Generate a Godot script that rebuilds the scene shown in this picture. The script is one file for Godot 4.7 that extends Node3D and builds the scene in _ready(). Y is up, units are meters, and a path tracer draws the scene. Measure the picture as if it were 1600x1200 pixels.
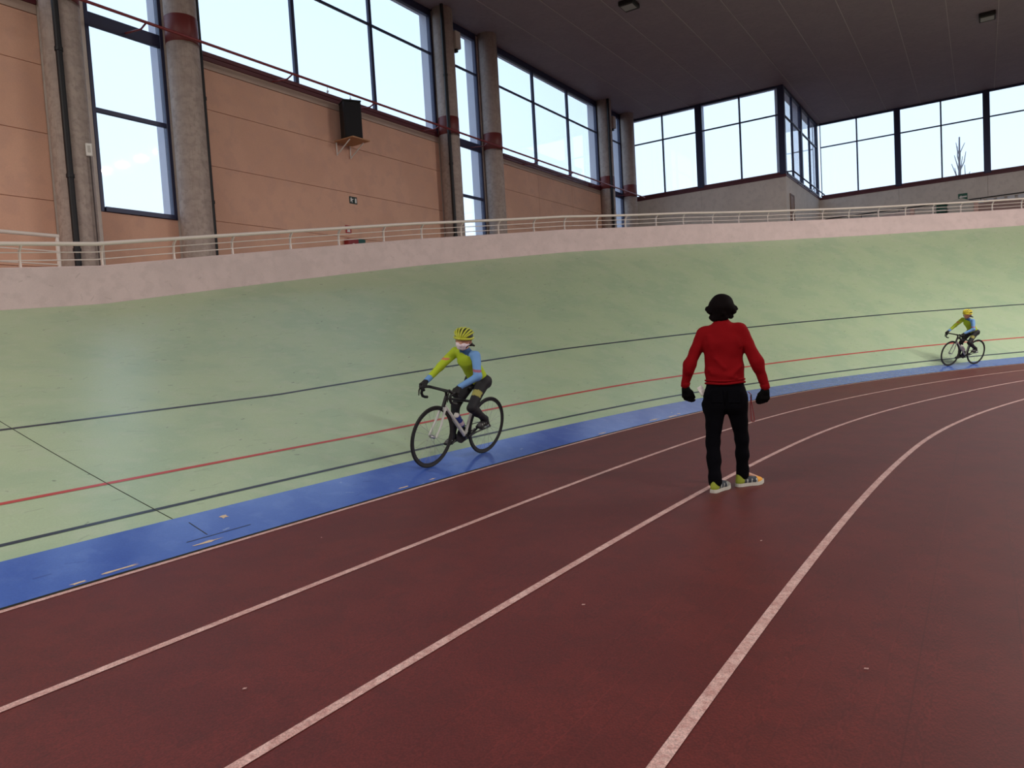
extends Node3D
# Indoor velodrome bend: two young riders, a coach on the running lanes, glazed hall.

const EYE := 1.35
# ---- plan of the inner edge of the cycling track (curvature) and its banking, by distance along it
const KN := [0.0, 8.0, 12.0, 16.0, 20.0, 24.0, 28.0]
const KV := [0.0, 0.018751, 0.029799, 0.034763, 0.037844, 0.041157, 0.044713]
const TN := [0.0, 6.0, 12.0, 16.0, 20.0, 24.0, 28.0, 34.0]
const TH := [0.2351, 0.3017, 0.4363, 0.5160, 0.5715, 0.6052, 0.6299, 0.6556]
const TB := [0.3041, 0.2914, 0.2672, 0.2130, 0.2133, 0.2506, 0.2930, 0.2885]
const CV := [0.0469, 0.1432, 0.1598, 0.1835, 0.1733, 0.1531, 0.1719, 0.1627]
const BLUE_W := 0.5122
const GREEN_W := 7.4346
const PARAPET_H := 0.6462
const RAIL_H := 0.392
const EDGE_X := 4.7201
const CEIL := 12.45
const SILL := 8.42
const WALL_X := -15.0
const END_Z := -35.2
const REAR_Z := -43.4
const CORNER_X := -7.44
const BACK_Z := 50.0

var taken := {}
var M := {}
var path_s0 := -34.0
var path_ds := 0.25
var path_x := PackedFloat32Array()
var path_z := PackedFloat32Array()
var path_h := PackedFloat32Array()
var s_mid := 0.0
var axis_x := 0.0
var rng := RandomNumberGenerator.new()

# ------------------------------------------------------------------ helpers
func numbered(called: String) -> String:
	if not taken.has(called):
		taken[called] = 0
		return called
	taken[called] += 1
	return "%s_%03d" % [called, taken[called]]

func tag(o: Node, label: String, category: String, group := "") -> void:
	o.set_meta("label", label)
	o.set_meta("category", category)
	if group != "":
		o.set_meta("group", group)

func thing(called: String, label: String, category: String, at := Vector3.ZERO, group := "") -> Node3D:
	var o := Node3D.new()
	o.name = numbered(called)
	add_child(o)
	o.position = at
	tag(o, label, category, group)
	return o

func structure(called: String) -> Node3D:
	var o := Node3D.new()
	o.name = numbered(called)
	add_child(o)
	o.set_meta("kind", "structure")
	return o

func obj(called: String, mesh: Mesh, m: Material, parent: Node, at := Vector3.ZERO) -> MeshInstance3D:
	var o := MeshInstance3D.new()
	o.name = called
	o.mesh = mesh
	o.material_override = m
	o.cast_shadow = GeometryInstance3D.SHADOW_CASTING_SETTING_ON
	parent.add_child(o, true)
	o.position = at
	return o

func mat(c: Color, rough := 0.6, metal := 0.0) -> StandardMaterial3D:
	var m := StandardMaterial3D.new()
	m.albedo_color = c
	m.roughness = rough
	m.metallic = metal
	return m

func begin() -> SurfaceTool:
	var st := SurfaceTool.new()
	st.begin(Mesh.PRIMITIVE_TRIANGLES)
	return st

func done(st: SurfaceTool) -> ArrayMesh:
	st.generate_normals()
	return st.commit()

# a, b, c, d run counter-clockwise seen from outside
func quad(st: SurfaceTool, a: Vector3, b: Vector3, c: Vector3, d: Vector3) -> void:
	st.add_vertex(a); st.add_vertex(c); st.add_vertex(b)
	st.add_vertex(a); st.add_vertex(d); st.add_vertex(c)

func bx(st: SurfaceTool, c: Vector3, size: Vector3, b := Basis.IDENTITY) -> void:
	st.set_smooth_group(-1)
	var h := size * 0.5
	var p := []
	for i in 8:
		p.append(c + b * Vector3(h.x if i & 1 else -h.x, h.y if i & 2 else -h.y, h.z if i & 4 else -h.z))
	quad(st, p[1], p[3], p[7], p[5])
	quad(st, p[0], p[4], p[6], p[2])
	quad(st, p[2], p[6], p[7], p[3])
	quad(st, p[0], p[1], p[5], p[4])
	quad(st, p[4], p[5], p[7], p[6])
	quad(st, p[0], p[2], p[3], p[1])

# box with chamfered edges
func cbx(st: SurfaceTool, c: Vector3, size: Vector3, ch: float, b := Basis.IDENTITY) -> void:
	st.set_smooth_group(-1)
	var h := size * 0.5
	var pts := {}
	for i in 8:
		var s := Vector3(1 if i & 1 else -1, 1 if i & 2 else -1, 1 if i & 4 else -1)
		var q := Vector3(s.x * h.x, s.y * h.y, s.z * h.z)
		pts[i] = [c + b * (q - Vector3(0, s.y * ch, s.z * ch)), c + b * (q - Vector3(s.x * ch, 0, s.z * ch)), c + b * (q - Vector3(s.x * ch, s.y * ch, 0))]
	var f := [[1, 3, 7, 5, 0], [0, 4, 6, 2, 0], [2, 6, 7, 3, 1], [0, 1, 5, 4, 1], [4, 5, 7, 6, 2], [0, 2, 3, 1, 2]]
	for q in f:
		quad(st, pts[q[0]][q[4]], pts[q[1]][q[4]], pts[q[2]][q[4]], pts[q[3]][q[4]])
	for a in 3:
		for i in 8:
			if i & (1 << a): continue
			var j := i | (1 << a)
			var u := (a + 1) % 3
			var v := (a + 2) % 3
			var m1: Vector3 = pts[i][u]; var m2: Vector3 = pts[j][u]; var m3: Vector3 = pts[j][v]; var m4: Vector3 = pts[i][v]
			var n := (m2 - m1).cross(m4 - m1)
			if n.dot((m1 + m3) * 0.5 - c) > 0: quad(st, m1, m2, m3, m4)
			else: quad(st, m4, m3, m2, m1)
	for i in 8:
		var t0: Vector3 = pts[i][0]; var t1: Vector3 = pts[i][1]; var t2: Vector3 = pts[i][2]
		if (t1 - t0).cross(t2 - t0).dot(t0 - c) > 0:
			st.add_vertex(t0); st.add_vertex(t2); st.add_vertex(t1)
		else:
			st.add_vertex(t0); st.add_vertex(t1); st.add_vertex(t2)

func tube(st: SurfaceTool, pts: Array, r, sides := 10, caps := true) -> void:
	st.set_smooth_group(0)
	var n := pts.size()
	var rings := []
	var prev_u := Vector3.ZERO
	for i in n:
		var p: Vector3 = pts[i]
		var t: Vector3 = (pts[mini(i + 1, n - 1)] - pts[maxi(i - 1, 0)])
		t = t.normalized()
		var u := prev_u - t * prev_u.dot(t)
		if u.length() < 0.01:
			u = t.cross(Vector3.UP)
			if u.length() < 0.05: u = t.cross(Vector3.RIGHT)
		u = u.normalized()
		prev_u = u
		var v := t.cross(u)
		var rr: float = r[i] if r is Array else r
		var ring := []
		for k in sides:
			var a := TAU * k / sides
			ring.append(p + (u * cos(a) + v * sin(a)) * rr)
		rings.append(ring)
	for i in n - 1:
		for k in sides:
			var k2 := (k + 1) % sides
			quad(st, rings[i][k], rings[i][k2], rings[i + 1][k2], rings[i + 1][k])
	if caps:
		st.set_smooth_group(-1)
		for k in range(1, sides - 1):
			st.add_vertex(rings[0][0]); st.add_vertex(rings[0][k]); st.add_vertex(rings[0][k + 1])
			st.add_vertex(rings[n - 1][0]); st.add_vertex(rings[n - 1][k + 1]); st.add_vertex(rings[n - 1][k])

func tube_mesh(pts: Array, r, sides := 10, caps := true) -> ArrayMesh:
	var st := begin()
	tube(st, pts, r, sides, caps)
	return done(st)

func box_mesh(size: Vector3, ch := 0.0, c := Vector3.ZERO) -> ArrayMesh:
	var st := begin()
	if ch > 0: cbx(st, c, size, ch)
	else: bx(st, c, size)
	return done(st)

# profile points (radius, height) turned about the y axis
func lathe(st: SurfaceTool, prof: Array, sides := 24, b := Basis.IDENTITY, at := Vector3.ZERO) -> void:
	st.set_smooth_group(0)
	for i in prof.size() - 1:
		for k in sides:
			var a0 := TAU * k / sides
			var a1 := TAU * (k + 1) / sides
			var p0: Vector2 = prof[i]; var p1: Vector2 = prof[i + 1]
			var q0 := at + b * Vector3(cos(a0) * p0.x, p0.y, sin(a0) * p0.x)
			var q1 := at + b * Vector3(cos(a1) * p0.x, p0.y, sin(a1) * p0.x)
			var q2 := at + b * Vector3(cos(a1) * p1.x, p1.y, sin(a1) * p1.x)
			var q3 := at + b * Vector3(cos(a0) * p1.x, p1.y, sin(a0) * p1.x)
			quad(st, q0, q3, q2, q1)

func arc(c: Vector3, u: Vector3, v: Vector3, r: float, a0: float, a1: float, n: int) -> Array:
	var out := []
	for i in n + 1:
		var a := lerpf(a0, a1, float(i) / n)
		out.append(c + (u * cos(a) + v * sin(a)) * r)
	return out

# ------------------------------------------------------------------ figures: tapered capsules joined smoothly, meshed as surface nets
# a bone is [a, b, radius_a, radius_b] or [a, b, radius_a, radius_b, flat_axis, flatness]
func blob(bones: Array, cell: float, k: float, planes := [], colfn = null, wob := 0.0) -> ArrayMesh:
	var lo := Vector3.ONE * 1e9
	var hi := -lo
	var m := 3.5 / k + cell * 2.0
	for b in bones:
		var r: float = maxf(b[2], b[3]) + m
		for q in [b[0], b[1]]:
			lo = lo.min(q - Vector3.ONE * r)
			hi = hi.max(q + Vector3.ONE * r)
	var nx := int((hi.x - lo.x) / cell) + 3
	var ny := int((hi.y - lo.y) / cell) + 3
	var nz := int((hi.z - lo.z) / cell) + 3
	var g := PackedFloat32Array()
	g.resize(nx * ny * nz)
	var rmin := PackedInt32Array(); rmin.resize(ny * nz); rmin.fill(1 << 20)
	var rmax := PackedInt32Array(); rmax.resize(ny * nz); rmax.fill(-1)
	for b in bones:
		var a: Vector3 = b[0]; var e: Vector3 = b[1]
		var ra: float = b[2]; var rb: float = b[3]
		var ab := e - a
		var l2 := maxf(ab.length_squared(), 1e-9)
		var flat: bool = b.size() > 4
		var fn := Vector3.ZERO
		var ff := 0.0
		if flat:
			fn = b[4]; ff = b[5] - 1.0
		var r := maxf(ra, rb) + m
		var c0 := ((a.min(e) - Vector3.ONE * r) - lo) / cell
		var c1 := ((a.max(e) + Vector3.ONE * r) - lo) / cell
		var x0 := maxi(int(c0.x), 0); var x1 := mini(int(c1.x) + 1, nx - 1)
		for z in range(maxi(int(c0.z), 0), mini(int(c1.z) + 1, nz - 1) + 1):
			for y in range(maxi(int(c0.y), 0), mini(int(c1.y) + 1, ny - 1) + 1):
				var row := y + ny * z
				rmin[row] = mini(rmin[row], x0); rmax[row] = maxi(rmax[row], x1)
				var i := nx * row + x0
				var p := lo + Vector3(x0, y, z) * cell
				for x in range(x0, x1 + 1):
					var w := p - a
					var t := clampf(w.dot(ab) / l2, 0.0, 1.0)
					w -= ab * t
					if flat: w += fn * (w.dot(fn) * ff)
					g[i] += exp(-k * (w.length() - ra - (rb - ra) * t))
					i += 1
					p.x += cell
	if planes.size() > 0:
		for z in nz:
			for y in ny:
				var row := y + ny * z
				if rmax[row] < 0: continue
				for x in range(rmin[row], rmax[row] + 1):
					var i := nx * row + x
					if g[i] <= 0.0: continue
					var p := lo + Vector3(x, y, z) * cell
					for q in planes:
						if q.size() > 2 and p.distance_to(q[0]) > q[2]: continue
						g[i] = minf(g[i], exp(clampf(-k * (p - q[0]).dot(q[1]), -40.0, 40.0)))
	var vid := PackedInt32Array(); vid.resize(nx * ny * nz); vid.fill(-1)
	var verts := PackedVector3Array()
	var cells := PackedInt32Array()
	var sx := 1; var sy := nx; var sz := nx * ny
	var co := [0, sx, sy, sx + sy, sz, sx + sz, sy + sz, sx + sy + sz]
	var ed := [[0, 1], [2, 3], [4, 5], [6, 7], [0, 2], [1, 3], [4, 6], [5, 7], [0, 4], [1, 5], [2, 6], [3, 7]]
	for z in range(0, nz - 1):
		for y in range(0, ny - 1):
			var row := y + ny * z
			var xa := rmin[row]; var xb := rmax[row]
			for o in [row + 1, row + ny, row + ny + 1]:
				xa = mini(xa, rmin[o]); xb = maxi(xb, rmax[o])
			if xb < 0: continue
			for x in range(maxi(xa - 1, 0), mini(xb + 1, nx - 2) + 1):
				var i := nx * row + x
				var n := 0
				for o in co:
					if g[i + o] > 1.0: n += 1
				if n == 0 or n == 8: continue
				var sum := Vector3.ZERO
				var cnt := 0
				for q in ed:
					var ga := g[i + co[q[0]]]; var gb := g[i + co[q[1]]]
					if (ga > 1.0) == (gb > 1.0): continue
					var da := -log(maxf(ga, 1e-12)); var db := -log(maxf(gb, 1e-12))
					var t := da / (da - db)
					var pa := Vector3(q[0] & 1, (q[0] >> 1) & 1, q[0] >> 2)
					var pb := Vector3(q[1] & 1, (q[1] >> 1) & 1, q[1] >> 2)
					sum += pa.lerp(pb, t)
					cnt += 1
				vid[i] = verts.size()
				cells.append(i)
				verts.append(lo + (Vector3(x, y, z) + sum / cnt) * cell)
	var st := begin()
	st.set_smooth_group(0)
	for v in verts:
		if colfn != null: st.set_color(colfn.call(v))
		if wob > 0.0:
			v += Vector3(sin(v.y * 41.0 + v.x * 23.0) + sin(v.y * 67.0 - v.z * 31.0), 0.4 * sin(v.x * 37.0 + v.z * 29.0), sin(v.y * 53.0 + v.x * 31.0 + 1.3) + sin(v.y * 29.0 - v.x * 47.0)) * wob
		st.add_vertex(v)
	var offs := [[sx, sy, sz], [sy, sz, sx], [sz, sx, sy]]
	for i in cells:
		for q in offs:
			var ins: bool = g[i] > 1.0
			if ins == (g[i + q[0]] > 1.0): continue
			var k0: int = i - q[1] - q[2]
			if k0 < 0: continue
			var a := vid[k0]; var b := vid[i - q[2]]; var c := vid[i]; var d := vid[i - q[1]]
			if a < 0 or b < 0 or d < 0: continue
			if ins:
				for j in [a, c, b, a, d, c]: st.add_index(j)
			else:
				for j in [a, b, c, a, c, d]: st.add_index(j)
	return done(st)

func ik(a: Vector3, b: Vector3, l1: float, l2: float, pole: Vector3) -> Vector3:
	var d := b - a
	var L := minf(d.length(), (l1 + l2) * 0.999)
	var u := d.normalized()
	var x := (l1 * l1 - l2 * l2 + L * L) / (2.0 * L)
	var h := sqrt(maxf(l1 * l1 - x * x, 0.0))
	var p := (pole - u * pole.dot(u)).normalized()
	return a + u * x + p * h

# five fingers rooted in the palm; dir = along the hand, nrm = out of the back of the hand, thumb = towards the thumb's side
func hand_bones(wrist: Vector3, dir: Vector3, nrm: Vector3, thumb: Vector3, curl: float, s := 1.0, infl := 0.0) -> Array:
	var out := []
	var palm := wrist + dir * 0.085 * s
	out.append([wrist, wrist + dir * 0.03 * s, 0.024 * s + infl, 0.027 * s + infl])
	for k in 4:
		var o := thumb * (0.030 - 0.020 * k) * s
		out.append([wrist + dir * 0.02 * s + o * 0.6, palm + o, 0.015 * s + infl, 0.0125 * s + infl])
		var seg: Array = [[0.040, 0.026, 0.021], [0.044, 0.029, 0.023], [0.041, 0.027, 0.022], [0.032, 0.021, 0.019]][k]
		var p := palm + o
		var ang := curl * (0.75 + 0.08 * k)
		var r := [0.0098, 0.0090, 0.0082]
		for j in 3:
			var d := dir * cos(ang) - nrm * sin(ang)
			var q: Vector3 = p + d * seg[j] * s
			out.append([p, q, r[j] * s + infl, (r[j] - 0.0009) * s + infl])
			p = q
			ang += curl * 0.85
	var t0 := wrist + dir * 0.030 * s + thumb * 0.022 * s
	var td := (dir * 0.72 + thumb * 0.62 - nrm * 0.25 * curl).normalized()
	var t1 := t0 + td * 0.036 * s
	var td2 := (dir * 0.95 + thumb * 0.12 - nrm * 0.5 * curl).normalized()
	var t2 := t1 + td2 * 0.030 * s
	out.append([t0, t1, 0.0125 * s + infl, 0.0110 * s + infl])
	out.append([t1, t2, 0.0105 * s + infl, 0.0095 * s + infl])
	out.append([t2, t2 + (td2 - nrm * 0.3 * curl).normalized() * 0.024 * s, 0.0095 * s + infl, 0.0085 * s + infl])
	return out

# ------------------------------------------------------------------ plan of the track
func node_value(xs: Array, ys: Array, s: float) -> float:
	if s <= xs[0]: return ys[0]
	for i in xs.size() - 1:
		if s <= xs[i + 1]:
			return lerpf(ys[i], ys[i + 1], (s - xs[i]) / (xs[i + 1] - xs[i]))
	return ys[-1]

func fold(s: float) -> float:
	return s if s <= s_mid else 2.0 * s_mid - s

func lay_path() -> void:
	var h28 := 0.0
	for i in KN.size() - 1:
		h28 += 0.5 * (KV[i] + KV[i + 1]) * (KN[i + 1] - KN[i])
	s_mid = 28.0 + (PI / 2.0 - h28) / KV[-1]
	var n := int((2.0 * s_mid + 68.0) / path_ds) + 1
	var x := -EDGE_X
	var z := 34.0
	var h := 0.0
	for i in n:
		path_x.append(x); path_z.append(z); path_h.append(h)
		var s := path_s0 + i * path_ds
		var k0 := node_value(KN, KV, fold(s))
		var k1 := node_value(KN, KV, fold(s + path_ds))
		var hm := h + 0.25 * (k0 + k1) * path_ds
		x += sin(hm) * path_ds
		z -= cos(hm) * path_ds
		h += 0.5 * (k0 + k1) * path_ds
	var c := plan(s_mid)
	axis_x = c[0].x

# the point of the inner edge at s, the outward normal, the heading
func plan(s: float) -> Array:
	var t := clampf((s - path_s0) / path_ds, 0.0, path_x.size() - 1.001)
	var i := int(t)
	var u := t - i
	var h := lerpf(path_h[i], path_h[i + 1], u)
	return [Vector3(lerpf(path_x[i], path_x[i + 1], u), 0, lerpf(path_z[i], path_z[i + 1], u)), Vector3(-cos(h), 0, -sin(h)), h]

# a point of the track's surface: d is measured up the slope from the inner edge; lift is out of the surface
func surf(s: float, d: float, lift := 0.0) -> Vector3:
	var c := plan(s)
	var f := fold(s)
	var tb := node_value(TN, TB, f)
	var n: Vector3 = c[1]
	var base: Vector3 = c[0]
	if d <= BLUE_W:
		return base + n * (d * cos(tb) - lift * sin(tb)) + Vector3.UP * (d * sin(tb) + lift * cos(tb))
	var th := node_value(TN, TH, f)
	var cv := node_value(TN, CV, f)
	var e := d - BLUE_W
	var a0 := th - 0.5 * cv
	var a1 := a0 + cv * e / 7.0
	var run := BLUE_W * cos(tb) + (7.0 / cv) * (sin(a1) - sin(a0))
	var rise := BLUE_W * sin(tb) - (7.0 / cv) * (cos(a1) - cos(a0))
	return base + n * (run - lift * sin(a1)) + Vector3.UP * (rise + lift * cos(a1))

func strip(d0: float, d1: float, nd: int, s0: float, s1: float, ds: float, lift := 0.0) -> ArrayMesh:
	var st := begin()
	st.set_smooth_group(0)
	var ns := int(ceil((s1 - s0) / ds))
	for i in ns + 1:
		var s := lerpf(s0, s1, float(i) / ns)
		for j in nd + 1:
			var d := lerpf(d0, d1, float(j) / nd)
			st.set_uv(Vector2(s, d))
			st.add_vertex(surf(s, d, lift))
	for i in ns:
		for j in nd:
			var a := i * (nd + 1) + j
			var b := a + nd + 1
			for q in [a, b, b + 1, a, b + 1, a + 1]: st.add_index(q)
	st.generate_normals()
	st.generate_tangents()
	return st.commit()

# a closed section (outward offset, height) swept along the track from the point the callable gives
func sweep(section: Array, s0: float, s1: float, ds: float, origin: Callable) -> ArrayMesh:
	var st := begin()
	st.set_smooth_group(-1)
	var ns := int(ceil((s1 - s0) / ds))
	var prev := []
	var m := section.size()
	for i in ns + 1:
		var s := lerpf(s0, s1, float(i) / ns)
		var o: Vector3 = origin.call(s)
		var n: Vector3 = plan(s)[1]
		var ring := []
		for q in section: ring.append(o + n * q.x + Vector3.UP * q.y)
		if i > 0:
			for j in m:
				var j2 := (j + 1) % m
				quad(st, prev[j], ring[j], ring[j2], prev[j2])
		prev = ring
	return done(st)

func parapet_top(s: float) -> Vector3:
	return surf(s, BLUE_W + GREEN_W) + Vector3.UP * PARAPET_H

func lane_offset(base: float, extra: float, s: float) -> float:
	return base + extra * smoothstep(9.0, 18.0, fold(s))

func flat_line(base: float, extra: float, width: float, s0: float, s1: float, y: float) -> ArrayMesh:
	var st := begin()
	st.set_smooth_group(-1)
	var ns := int((s1 - s0) / 0.4)
	var pa := Vector3.ZERO; var pb := Vector3.ZERO
	for i in ns + 1:
		var s := lerpf(s0, s1, float(i) / ns)
		var c := plan(s)
		var o := lane_offset(base, extra, s)
		var a: Vector3 = c[0] - c[1] * (o - width * 0.5) + Vector3.UP * y
		var b: Vector3 = c[0] - c[1] * (o + width * 0.5) + Vector3.UP * y
		if i > 0: quad(st, pa, pb, b, a)
		pa = a; pb = b
	return done(st)

# ------------------------------------------------------------------ textures
func noise_bytes(seed_: int, freq: float, size: int, octaves := 4) -> PackedByteArray:
	var f := FastNoiseLite.new()
	f.seed = seed_
	f.frequency = freq
	f.noise_type = FastNoiseLite.TYPE_SIMPLEX_SMOOTH
	f.fractal_octaves = octaves
	var im := f.get_seamless_image(size, size)
	im.convert(Image.FORMAT_L8)
	return im.get_data()

# base colour with blotches between three tones and a fine grain; marks are short dark or pale scuffs [count, colour, length, strength]
func surface_image(size: int, seed_: int, c0: Color, c1: Color, c2: Color, f_big: float, f_mid: float, grain: float, marks := []) -> Image:
	var big := noise_bytes(seed_, f_big, size)
	var mid := noise_bytes(seed_ + 7, f_mid, size)
	var out := PackedByteArray()
	out.resize(size * size * 3)
	var h := seed_ * 7919 + 13
	for i in size * size:
		h = (h * 1103515245 + 12345) & 0x7fffffff
		var r := (float((h >> 12) & 1023) / 1023.0 - 0.5) * grain
		var a := smoothstep(0.35, 0.75, big[i] / 255.0)
		var b := smoothstep(0.45, 0.8, mid[i] / 255.0)
		var c := c0.lerp(c1, a).lerp(c2, b * 0.6)
		out[i * 3] = int(clampf(c.r * (1.0 + r), 0, 1) * 255.0)
		out[i * 3 + 1] = int(clampf(c.g * (1.0 + r), 0, 1) * 255.0)
		out[i * 3 + 2] = int(clampf(c.b * (1.0 + r), 0, 1) * 255.0)
	var im := Image.create_from_data(size, size, false, Image.FORMAT_RGB8, out)
	var g := RandomNumberGenerator.new()
	g.seed = seed_ * 31 + 5
	for q in marks:
		for n in q[0]:
			var x := g.randf() * size
			var y := g.randf() * size
			var ang: float = q[4] + g.randfn() * q[5]
			var len_: float = q[2] * g.randf_range(0.3, 1.5)
			var wd := g.randf_range(0.6, 1.6)
			var st_: float = q[3] * g.randf_range(0.4, 1.0)
			for t in int(len_) + 1:
				for w in int(ceil(wd)):
					var px := posmod(int(x + cos(ang) * t), size)
					var py := posmod(int(y + sin(ang) * t + w), size)
					im.set_pixel(px, py, im.get_pixel(px, py).lerp(q[1], st_))
	return im

func tex(im: Image) -> ImageTexture:
	im.generate_mipmaps()
	return ImageTexture.create_from_image(im)

func make_materials() -> void:
	# rubber running surface, grain of granules and worn patches
	M.rubber = mat(Color.WHITE, 0.55)
	M.rubber.albedo_texture = tex(surface_image(1024, 3, Color8(96, 39, 36), Color8(90, 36, 34), Color8(85, 36, 34), 0.006, 0.02, 0.30, [[500, Color8(70, 32, 32), 7.0, 0.4, 0.2, 0.6]]))
	M.rubber.uv1_triplanar = true
	M.rubber.uv1_world_triplanar = true
	M.rubber.uv1_scale = Vector3.ONE / 5.0
	M.rubber.metallic_specular = 0.45
	# green epoxy paint on the concrete bank, scuffed along the riding direction
	M.green = mat(Color.WHITE, 0.38)
	M.green.albedo_texture = tex(surface_image(1024, 11, Color8(166, 186, 151), Color8(157, 180, 147), Color8(172, 187, 158), 0.005, 0.022, 0.05, [[520, Color8(96, 108, 88), 14.0, 0.30, 0.0, 0.35], [150, Color8(58, 62, 54), 5.0, 0.8, 0.0, 0.4], [260, Color8(190, 202, 184), 26.0, 0.22, 0.5, 0.5]]))
	M.green.metallic_specular = 0.85
	M.green.uv1_scale = Vector3(1.0 / 8.0, 1.0 / 8.0, 1)
	M.blue = mat(Color.WHITE, 0.2)
	M.blue.albedo_texture = tex(surface_image(512, 17, Color8(68, 98, 176), Color8(62, 92, 172), Color8(80, 108, 182), 0.01, 0.03, 0.05, [[130, Color8(46, 66, 130), 14.0, 0.45, 0.0, 0.3], [36, Color8(160, 170, 196), 7.0, 0.6, 0.0, 0.5]]))
	M.blue.metallic_specular = 0.9
	M.blue.uv1_scale = Vector3(1.0 / 4.0, 1.0 / 4.0, 1)
	M.line_black = mat(Color8(44, 54, 66), 0.33)
	M.line_red = mat(Color8(178, 66, 62), 0.36)
	M.line_white = mat(Color.WHITE, 0.6)
	M.line_white.albedo_texture = tex(surface_image(256, 23, Color8(206, 172, 166), Color8(192, 154, 148), Color8(172, 124, 118), 0.02, 0.08, 0.3))
	M.line_white.uv1_triplanar = true
	M.line_white.uv1_world_triplanar = true
	M.joint = mat(Color8(52, 58, 50), 0.9)
	M.pink = mat(Color.WHITE, 0.75)
	M.pink.albedo_texture = tex(surface_image(512, 29, Color8(212, 192, 191), Color8(205, 186, 185), Color8(198, 179, 178), 0.008, 0.025, 0.04, [[120, Color8(150, 132, 130), 9.0, 0.4, 0.3, 0.8]]))
	M.pink.uv1_triplanar = true
	M.pink.uv1_world_triplanar = true
	M.pink.uv1_scale = Vector3.ONE / 4.0
	M.plaster = mat(Color.WHITE, 0.85)
	M.plaster.albedo_texture = tex(surface_image(512, 37, Color8(222, 177, 153), Color8(215, 170, 147), Color8(210, 167, 148), 0.006, 0.02, 0.03))
	M.plaster.uv1_triplanar = true
	M.plaster.uv1_world_triplanar = true
	M.plaster.uv1_scale = Vector3.ONE / 6.0
	M.coping = mat(Color8(186, 164, 150), 0.85)
	M.concrete = mat(Color.WHITE, 0.85)
	M.concrete.albedo_texture = tex(surface_image(512, 41, Color8(222, 212, 203), Color8(216, 206, 197), Color8(208, 198, 190), 0.006, 0.03, 0.04))
	M.concrete.uv1_triplanar = true
	M.concrete.uv1_world_triplanar = true
	M.concrete.uv1_scale = Vector3.ONE / 5.0
	M.column = mat(Color.WHITE, 0.8)
	M.column.albedo_texture = tex(surface_image(512, 43, Color8(178, 163, 154), Color8(166, 151, 143), Color8(146, 132, 125), 0.01, 0.03, 0.06, [[160, Color8(100, 92, 86), 60.0, 0.35, 1.5708, 0.04]]))
	M.column.uv1_triplanar = true
	M.column.uv1_world_triplanar = true
	M.column.uv1_scale = Vector3(0.45, 0.45, 0.45)
	M.band = mat(Color8(110, 44, 42), 0.5)
	M.oxide = mat(Color8(128, 46, 50), 0.45)
	M.frame = mat(Color8(50, 55, 84), 0.45, 0.2)
	M.flash = mat(Color8(92, 42, 50), 0.5)
	M.pipe = mat(Color8(14, 14, 20), 0.55)
	M.reveal = mat(Color8(214, 218, 232), 0.8)
	M.glass = mat(Color(0.92, 0.96, 1.0, 0.06), 0.02)
	M.glass.transparency = BaseMaterial3D.TRANSPARENCY_ALPHA
	M.ceiling = mat(Color.WHITE, 0.6)
	M.ceiling.albedo_texture = tex(surface_image(512, 47, Color8(140, 126, 137), Color8(136, 122, 134), Color8(130, 117, 129), 0.006, 0.03, 0.05))
	M.ceiling.uv1_triplanar = true
	M.ceiling.uv1_world_triplanar = true
	M.ceiling.uv1_scale = Vector3.ONE / 4.0
	M.seam = mat(Color8(176, 165, 172), 0.6)
	M.rail = mat(Color8(222, 212, 204), 0.35)
	M.steel = mat(Color8(170, 172, 176), 0.35, 0.8)
	M.dark = mat(Color8(26, 26, 30), 0.5)
	M.black = mat(Color8(18, 18, 20), 0.55)
	M.tyre = mat(Color8(24, 24, 25), 0.75)
	M.wood = mat(Color8(178, 132, 96), 0.7)
	M.white = mat(Color8(228, 226, 222), 0.5)
	M.lens = mat(Color8(150, 150, 150), 0.3)
	M.lit = mat(Color8(255, 246, 232), 0.4)
	M.lit.emission_enabled = true
	M.lit.emission = Color8(255, 240, 220)
	M.lit.emission_energy_multiplier = 2.5
	M.sign_green = mat(Color8(16, 92, 72), 0.5)
	M.skin = mat(Color8(190, 138, 112), 0.55)
	M.dyed = mat(Color.WHITE, 0.75)
	M.dyed.vertex_color_use_as_albedo = true

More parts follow.
